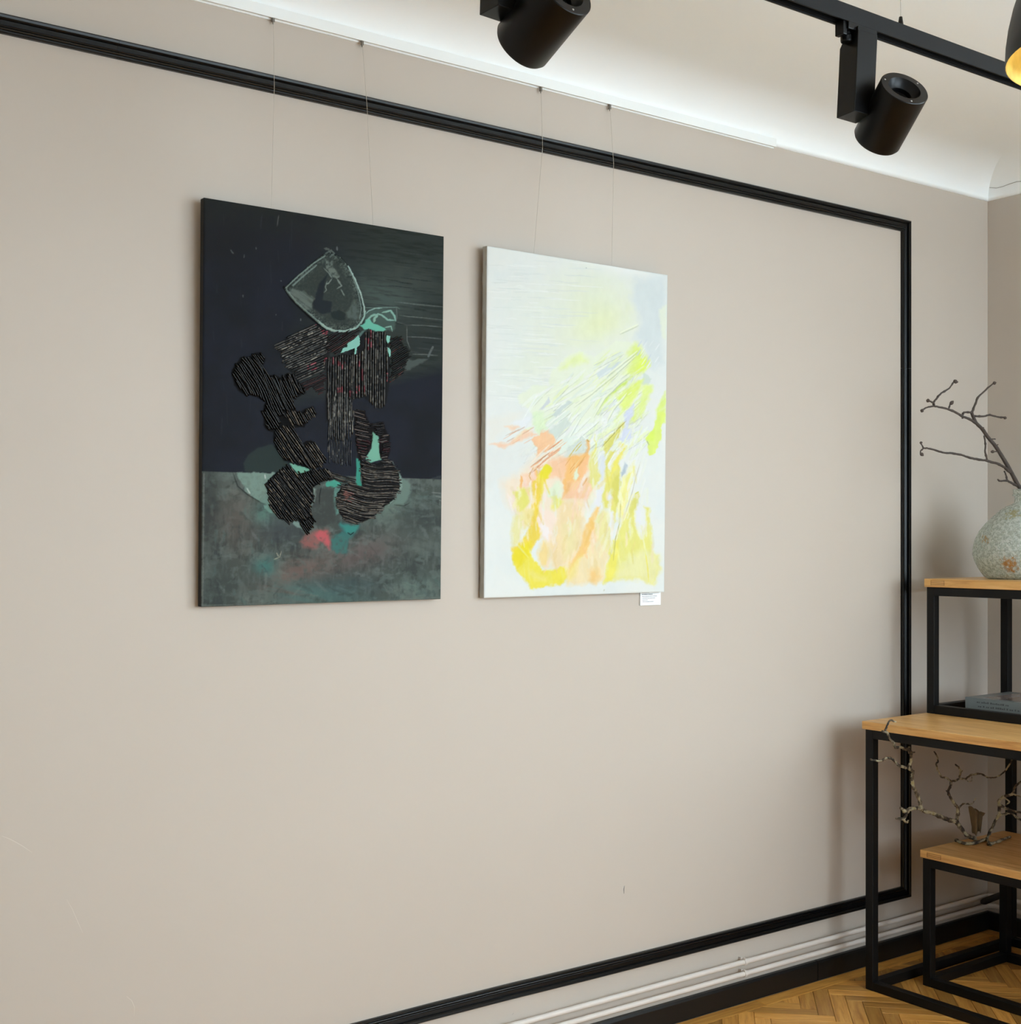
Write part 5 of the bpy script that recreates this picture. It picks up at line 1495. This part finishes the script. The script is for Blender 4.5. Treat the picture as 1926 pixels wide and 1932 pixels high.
# lower half
B.poly(PP(WB, (130, 330), (560, 240), (600, 400), (420, 560), (250, 640), (140, 700)), (232, 236, 233), 0.9, soft=14, warp=6)
B.poly(PP(WB, (140, 60), (480, 0), (340, 140), (160, 300)), (238, 237, 228), 0.8, soft=12)
YP = [
 ([(260, 640), (420, 560), (560, 430), (760, 330), (800, 390), (1060, 380), (1090, 640), (1080, 760), (1000, 1000), (1050, 1250), (1000, 1540), (800, 1400), (620, 1100), (420, 960), (300, 800)], (250, 228, 200), 12, .85),
 ([(330, 290), (400, 230), (480, 165), (600, 200), (440, 262), (300, 325), (160, 295), (220, 280)], (250, 206, 172), 3, .95), ([(310, 130), (430, 115), (440, 140), (360, 170)], (250, 210, 176), 3, .9),
 ([(560, 235), (600, 215), (690, 150), (770, 245), (740, 310), (580, 410), (595, 330), (540, 255)], (253, 198, 150), 2, 1), ([(600, 240), (740, 190), (700, 300), (620, 330)], (254, 206, 158), 6, .7),
 ([(690, 160), (870, 55), (895, 105), (770, 245), (710, 195)], (211, 224, 215), 3, 1), ([(560, 0), (640, 0), (680, 150), (610, 212), (560, 150)], (226, 245, 206), 3, 1), ([(350, 100), (540, 40), (570, 150), (480, 160), (420, 130)], (238, 242, 246), 3, .9),
 ([(880, 300), (1000, 215), (1050, 265), (1055, 375), (900, 410), (840, 400)], (216, 226, 218), 3, 1), ([(740, 310), (830, 240), (950, 220), (880, 310), (800, 392)], (230, 242, 232), 3, 1),
 ([(1030, 255), (1065, 265), (1060, 400), (1030, 400)], (238, 186, 118), 2, 1),
 ([(840, 440), (890, 395), (1065, 380), (1040, 520), (980, 620), (900, 700), (820, 790), (830, 620)], (251, 190, 108), 3, 1), ([(690, 460), (800, 400), (870, 420), (835, 600), (700, 600), (720, 520)], (253, 202, 160), 5, 1),
 ([(880, 640), (1080, 600), (1090, 760), (1020, 795), (900, 790), (820, 800)], (251, 202, 156), 5, 1), ([(960, 480), (1050, 400), (1060, 520), (990, 620)], (253, 196, 142), 3, .9),
 ([(560, 520), (640, 470), (580, 700), (570, 760), (540, 640)], (252, 190, 130), 3, .9), ([(440, 575), (470, 590), (460, 690), (440, 690)], (251, 178, 92), 2, 1), ([(460, 560), (560, 560), (600, 640), (470, 690)], (253, 208, 172), 4, .8),
 ([(620, 500), (690, 480), (725, 520), (700, 590), (645, 660), (615, 800), (600, 1000), (640, 1100), (520, 1260), (430, 1400), (370, 1330), (370, 1220), (440, 1180), (520, 1060), (540, 900), (560, 760), (530, 680), (590, 600)], (245, 214, 66), 2.5, 1),
 ([(630, 505), (690, 478), (725, 520), (695, 600), (620, 610), (590, 555)], (238, 226, 34), 3, 1), ([(380, 735), (430, 690), (530, 695), (520, 820), (470, 905), (420, 905), (400, 790)], (233, 229, 106), 3, 1),
 ([(375, 950), (470, 900), (545, 880), (530, 1000), (450, 1100), (430, 1195), (368, 1215), (362, 1080)], (238, 232, 164), 5, 1), ([(460, 890), (550, 870), (540, 1000), (470, 1060)], (246, 226, 150), 5, .8),
 ([(800, 820), (1000, 795), (1015, 1000), (985, 1200), (905, 1370), (770, 1425), (715, 1400), (690, 1180), (740, 1060), (780, 960)], (247, 222, 170), 8, 1), ([(830, 1020), (960, 980), (940, 1240), (840, 1330)], (240, 232, 168), 10, .7),
 ([(620, 860), (700, 895), (775, 960), (740, 1050), (700, 1165), (660, 1150), (640, 1060), (610, 1085), (600, 960)], (253, 230, 214), 3, 1), ([(610, 1020), (660, 1010), (710, 1080), (690, 1165), (655, 1120), (630, 1060)], (250, 242, 240), 2, 1),
 ([(370, 1290), (440, 1190), (520, 1260), (560, 1340), (640, 1430), (720, 1425), (860, 1395), (905, 1460), (820, 1545), (660, 1582), (540, 1602), (500, 1545), (380, 1385)], (244, 228, 62), 2.5, 1), ([(375, 1260), (470, 1190), (540, 1180), (520, 1290), (430, 1390), (375, 1330)], (240, 222, 30), 4, 1),
 ([(540, 1420), (600, 1470), (690, 1490), (680, 1525), (560, 1520), (520, 1460)], (244, 232, 120), 4, .9), ([(600, 1290), (640, 1160), (695, 1190), (705, 1300), (690, 1400), (620, 1400)], (249, 219, 142), 5, 1),
 ([(860, 1400), (1000, 1260), (1100, 1000), (1200, 1050), (1262, 1180), (1240, 1300), (1200, 1535), (1050, 1545), (850, 1562)], (247, 226, 174), 5, 1), ([(1130, 950), (1190, 880), (1255, 920), (1255, 1180), (1230, 1260), (1120, 1100)], (240, 232, 160), 5, 1),
 ([(1132, 850), (1152, 855), (1130, 960), (1085, 1150), (1035, 1280), (965, 1330), (880, 1465), (890, 1360), (980, 1240), (1000, 1080), (1060, 985)], (252, 204, 118), 3, 1), ([(880, 1400), (950, 1330), (1000, 1290), (940, 1480), (860, 1540)], (246, 226, 130), 6, .8), ([(1070, 1430), (1130, 1405), (1165, 1480), (1120, 1545), (1055, 1530)], (250, 206, 130), 7, 1),
 ([(1060, 480), (1070, 400), (1130, 330), (1150, 500), (1172, 580), (1120, 695), (1082, 690)], (233, 227, 128), 3, 1), ([(1100, 380), (1120, 200), (1135, 360), (1120, 440)], (238, 236, 130), 2, .9),
 ([(1210, 430), (1260, 350), (1330, 360), (1345, 500), (1345, 640), (1325, 800), (1295, 1000), (1275, 900), (1200, 870), (1180, 780), (1205, 640)], (233, 226, 108), 3, 1), ([(1270, 640), (1335, 560), (1340, 640), (1320, 850), (1270, 780)], (221, 216, 100), 3, 1),
 ([(1200, 270), (1290, 170), (1385, 90), (1395, 130), (1320, 240), (1250, 330), (1200, 400)], (226, 222, 112), 2, 1), ([(1345, 290), (1410, 300), (1370, 390), (1320, 500), (1240, 620), (1290, 440)], (246, 236, 104), 3, 1),
 ([(1420, 500), (1480, 440), (1480, 560), (1430, 720), (1400, 860), (1350, 1000), (1330, 900), (1360, 700)], (245, 240, 140), 3, 1), ([(1370, 560), (1390, 600), (1350, 800), (1330, 1000), (1320, 850)], (250, 246, 170), 2, .9),
 ([(1310, 1150), (1350, 1010), (1440, 820), (1480, 735), (1515, 740), (1500, 860), (1478, 960), (1540, 1040), (1560, 1140), (1590, 1000), (1570, 855), (1612, 860), (1642, 1270), (1692, 1290), (1702, 1400), (1642, 1562), (1590, 1530), (1480, 1500), (1250, 1520), (1200, 1562), (1240, 1340), (1260, 1180)], (237, 232, 122), 3, 1),
 ([(1420, 1300), (1560, 1250), (1690, 1285), (1702, 1420), (1640, 1555), (1580, 1520), (1450, 1500), (1290, 1512), (1330, 1420)], (239, 236, 176), 9, .95), ([(1440, 820), (1510, 740), (1500, 860), (1440, 960)], (224, 220, 112), 4, .9),
 ([(1262, 1180), (1335, 1160), (1300, 1400), (1270, 1512), (1198, 1545), (1240, 1340)], (245, 235, 98), 3, .95),
 ([(1140, 400), (1205, 385), (1212, 540), (1182, 645), (1160, 560), (1132, 450)], (222, 228, 237), 2.5, 1), ([(1108, 830), (1150, 640), (1195, 640), (1172, 800), (1140, 855)], (236, 237, 243), 3, 1), ([(1290, 380), (1350, 300), (1370, 300), (1290, 450), (1250, 540), (1240, 480)], (242, 243, 246), 2.5, 1),
 ([(1390, 0), (1462, 0), (1425, 120), (1470, 240), (1390, 275), (1320, 250), (1400, 120)], (216, 223, 243), 3, 1), ([(1350, 540), (1392, 460), (1412, 482), (1390, 535), (1362, 582)], (178, 195, 208), 1.6, 1), ([(1340, 480), (1390, 420), (1340, 540)], (238, 240, 242), 2, .9),
 ([(1242, 905), (1282, 905), (1272, 1100), (1270, 1192), (1252, 1020)], (240, 240, 242), 2, 1), ([(1490, 860), (1520, 760), (1530, 980), (1552, 1140), (1530, 1120), (1480, 1020)], (236, 237, 242), 2.5, 1), ([(1230, 740), (1260, 700), (1275, 790), (1225, 790)], (234, 234, 238), 2, 1),
 ([(690, 700), (740, 660), (810, 630), (812, 760), (800, 830), (740, 800), (695, 760)], (227, 241, 212), 4, 1), ([(730, 760), (800, 780), (830, 820), (760, 900), (720, 880)], (238, 232, 110), 4, .9), ([(1040, 800), (1090, 700), (1130, 760), (1060, 900), (1040, 960)], (240, 240, 214), 4, .9),
 ([(915, 590), (960, 490), (972, 575), (940, 622)], (229, 246, 226), 2, 1), ([(590, 520), (640, 490), (630, 530), (600, 560)], (238, 248, 240), 2, 1), ([(515, 640), (540, 630), (530, 690)], (250, 246, 240), 1.5, 1), ([(570, 660), (590, 640), (585, 740)], (253, 226, 206), 1.5, 1),
]
for i, (pts, c, s, a) in enumerate(YP):
    B.poly(PP(WB, *pts), c, a * 0.94, soft=s * 1.5 + 0.8, warp=4.5, tex=0.14, dirn=(0.1, 0.99), ts=7, seed=i % 7, h=0.0003)
# scraped peach ribbons and thin dark scoring
for k in range(26):
    x, y = rs.uniform(500, 760), 0
    y = 600 - (x - 440) * 0.85 + rs.uniform(-40, 40)
    L = rs.uniform(30, 120)
    B.stroke(PP(WB, (x, y), (x + L, y - L * .75)), rs.uniform(0.9, 2.2), rs.choice([(252, 226, 190), (232, 150, 104), (252, 190, 140), (196, 134, 92)]), 0.8, h=0.0005, rough=0.5)
for k in range(16):
    x, y = rs.uniform(830, 1010), rs.uniform(470, 720)
    B.stroke(PP(WB, (x, y), (x + 50, y - 70)), rs.uniform(0.9, 1.8), rs.choice([(250, 214, 150), (226, 158, 80)]), 0.8, h=0.0004)
for k in range(12):
    x, y = rs.uniform(240, 520), rs.uniform(170, 300)
    B.stroke(PP(WB, (x, y), (x + 70, y - 40)), rs.uniform(0.9, 1.8), rs.choice([(240, 180, 140), (252, 226, 200), (206, 170, 146)]), 0.7, h=0.0005)
for pts, w, c in [([(1350, 800), (1340, 1000), (1300, 1150), (1280, 1340)], 1.6, (186, 180, 96)), ([(1530, 450), (1480, 620), (1450, 740), (1400, 900)], 1.6, (196, 192, 170)), ([(1550, 470), (1500, 640)], 3, (244, 246, 242)), ([(1400, 80), (1290, 190), (1180, 320)], 1.5, (150, 146, 70)),
                  ([(1480, 715), (1450, 760), (1410, 900), (1380, 980)], 2.5, (250, 246, 200)), ([(1480, 742), (1515, 720)], 2, (214, 210, 60)), ([(880, 410), (960, 300), (990, 270)], 1.8, (206, 186, 80)), ([(940, 360), (1000, 290)], 1.8, (206, 186, 80)), ([(1000, 215), (1050, 260)], 2.5, (244, 248, 240)), ([(1040, 250), (1065, 270)], 3, (196, 150, 60)),
                  ([(700, 300), (620, 380), (540, 460)], 3, (254, 236, 214)), ([(560, 500), (520, 580), (540, 620)], 1.5, (210, 150, 70)), ([(1560, 1200), (1590, 1400), (1600, 1530)], 2, (244, 232, 90)), ([(1590, 260), (1610, 300)], 1.5, (150, 160, 160)), ([(1200, 1600), (1195, 1615)], 2, (200, 200, 180))]:
    B.stroke(PP(WB, *pts), w, c, 0.8, rough=0.5, h=0.00015)
for k in range(40):                              # the fan's lower ends, dry white drags over the yellow
    x, y = rs.uniform(1080, 1560), rs.uniform(0, 420)
    L = rs.uniform(40, 150)
    a = math.radians(rs.uniform(100, 125))
    B.stroke(PP(WB, (x, y), (x + L * .5 * math.cos(a), y + L * .5 * math.sin(a)), (x + L * math.cos(a), y + L * math.sin(a))), rs.uniform(1.5, 5), rs.choice([(240, 246, 234), (236, 242, 226), (244, 247, 243), (240, 246, 208)]), 0.7, h=rs.uniform(.0003, .001), rough=0.5)
for k in range(14):
    x, y = rs.uniform(1450, 1600), rs.uniform(250, 700)
    B.stroke(PP(WB, (x, y), (x - 50, y + 160)), rs.uniform(2, 6), rs.choice([(243, 245, 240), (238, 242, 232)]), 0.6, h=0.0005, rough=0.4)
for k in range(150):                             # dragged, streaky paint in the yellow and peach field
    x, y = rs.uniform(280, 1690), rs.uniform(480, 1330)
    sl_ = B._sub([WB(x, y)], 1.2)
    if sl_ is None: continue
    c = B.col[sl_].reshape(-1, 3).mean(0)
    if c.min() > 222: continue
    a = math.radians(rs.gauss(96 if x > 600 else 75, 14))
    L = rs.uniform(40, 190)
    d_ = rs.choice([np.array([10, 12, 34]), np.array([-10, -16, -30]), np.array([6, -8, 10]), np.array([4, 10, 46])])
    B.stroke(PP(WB, (x, y), (x + L * .5 * math.cos(a), y + L * .5 * math.sin(a)), (x + L * math.cos(a), y + L * math.sin(a))), rs.uniform(2, 7), np.clip(c + d_, 0, 253), 0.45, soft=2.5, rough=0.7, h=0.0003)
for k in range(60):                              # pale drips between the colours
    x, y = rs.uniform(420, 1600), rs.uniform(600, 1100)
    L = rs.uniform(40, 150)
    B.stroke(PP(WB, (x, y), (x + rs.uniform(-8, 8), y + L * .5), (x + rs.uniform(-10, 10), y + L)), rs.uniform(2, 5), rs.choice([(250, 240, 226), (240, 242, 240), (252, 232, 214), (240, 244, 220)]), 0.5, soft=3, rough=0.8)
g_ = (fbm(U / 10, V / 18, 31) - .5)[..., None] * 14
B.col[:] = np.clip(B.col + g_ * np.clip((250 - B.col.min(-1, keepdims=True)) / 60, 0.1, 1), 0, 253)
B.stroke(PP(WA, (1040, 320), (1048, 322)), 1.6, (150, 156, 156), 0.8)
B.col[:] = B.col * 0.93 + 244 * 0.07
canvas2 = B.build('canvas', wp, M_PAINT_W, TH, 0.80)
W2 = B.W / 2
# wrapped edge of raw canvas, slightly wavy where it is stapled
eb = MB()
NS = 60
def edge_x(z, i):
    return -W2 - 0.0008 + 0.0012 * math.sin(i * 1.7) * math.sin(i * 0.53 + 1)
for sgn in (-1, 1):
    rows = []
    for i in range(NS + 1):
        z = B.H * i / NS
        wv = 0.0011 * (math.sin(i * 1.7) * math.sin(i * 0.53 + 1))
        rows.append([(sgn * (W2 - 0.0003), -TH + 0.0016, z), (sgn * (W2 + 0.0004 + wv * .5), -TH * 0.6, z), (sgn * (W2 + 0.0004 + wv), -0.002, z), (sgn * (W2 - 0.012), 0.0, z)])
    eb.sweep(lambda i: rows[i], NS + 1, closed=True)
eb.box((-W2, -TH + 0.0016, 0), (W2, 0.0, 0.004)).box((-W2, -TH + 0.0016, B.H - 0.004), (W2, 0.0, B.H))
obj('canvas_edge', eb, M_CANVW, wp, local=True, smooth=False)
obj('stretcher_bar', MB().box((-W2 + .004, -0.018, 0.005), (-W2 + 0.045, -0.001, B.H - .005)).box((W2 - 0.045, -0.018, 0.005), (W2 - .004, -0.001, B.H - .005)).box((-W2 + .045, -0.018, 0.005), (W2 - .045, -0.001, 0.045)).box((-W2 + .045, -0.018, B.H - 0.045), (W2 - .045, -0.001, B.H - .005)), mat('pine', (190, 160, 112), rough=0.7), wp, local=True)

# ------------------------------------------------------------------ caption card below the light painting
c0 = on_y(1207.5, 1121, YW - 0.004); c1 = on_y(1246, 1141, YW - 0.004)
zc0, zc1 = c1.z, zb2 + 0.004
card = thing('caption_card', ((c0.x + c1.x) / 2, YW, zc0), 'small white caption card on the wall under the light painting', 'card')
obj('card', MB().box((c0.x, YW - 0.005, zc0), (c1.x, YW, zc1)), M_CARD, card, bevel=0.0004)
pr = MB()
cw, ch = c1.x - c0.x, 0.036
for row, (x0_, x1_, h_) in enumerate([(.07, .42, .0016), (.08, .60, .0024), (.09, .82, .0014), (.09, .72, .0014), (.10, .36, .0013), (.11, .64, .0014)]):
    z = zc1 - 0.0062 - row * 0.0055
    x = c0.x + cw * x0_
    while x < c0.x + cw * x1_:
        w_ = rs.uniform(0.0012, 0.0030)
        pr.box((x, YW - 0.0053, z), (x + w_, YW - 0.0045, z + h_))
        x += w_ + rs.choice([0.0006, 0.0006, 0.0014])
obj('printed_lines', pr, M_INK, card)

# ------------------------------------------------------------------ picture rail and nylon lines
rx1 = on_y(1465, 268, YW - 0.014).x
RZ0, RZ1 = 2.787, 2.815
rail = thing('picture_rail', ((XL + rx1) / 2, YW, RZ0), 'flat white picture hanging rail under the ceiling cove', 'picture rail')
rp = [(0.0, RZ0 - 0.003), (0.0025, RZ0 - 0.003), (0.0025, RZ0 + 0.002), (0.0105, RZ0 + 0.002), (0.0105, RZ0), (0.013, RZ0), (0.013, RZ1 - 0.001), (0.012, RZ1), (0.0, RZ1)]
obj('rail_profile', MB().sweep(lambda i: [((XL, rx1)[i], YW - d, z) for d, z in rp], 2), M_WHITE, rail)
M_HOOK = mat('grey_hook', (120, 114, 106), rough=0.4, metal=0.4)
def wire(u0, v0, um, vm, u1, v1, label):
    a = on_y(u0, v0, YW - 0.010); m_ = on_y(um, vm, YW - 0.0235); b = on_y(u1, v1, YW - 0.030)
    t = thing('hanging_line', (a.x, YW - 0.01, b.z), label, 'hanging line', 'clear nylon picture lines')
    obj('nylon_line', MB().tube([a + Vector((0, 0, 0.006)), a + Vector((0, -0.001, -0.01)), m_, b, b + Vector((0, 0.008, -0.03))], 0.0006, 6), M_NYLON, t, smooth=True)
    obj('line_hook', MB().box((a.x - 0.003, YW - 0.0125, a.z - 0.011), (a.x + 0.003, YW - 0.0065, a.z + 0.004)).tube([(a.x, YW - 0.0095, a.z - 0.016), (a.x, YW - 0.0095, a.z - 0.009)], 0.0018, 8), M_HOOK, t)
wire(515.5, 33, 517.5, 163, 512, 394, 'first nylon picture line from the left, above the dark painting')
wire(683.5, 77, 692.5, 203, 704, 427, 'second nylon picture line from the left, above the dark painting')
wire(1020.5, 165, 1023.5, 279, 1007, 480, 'third nylon picture line from the left, above the light painting')
wire(1150.5, 199, 1157.5, 309, 1154, 503, 'fourth nylon picture line from the left, above the light painting')
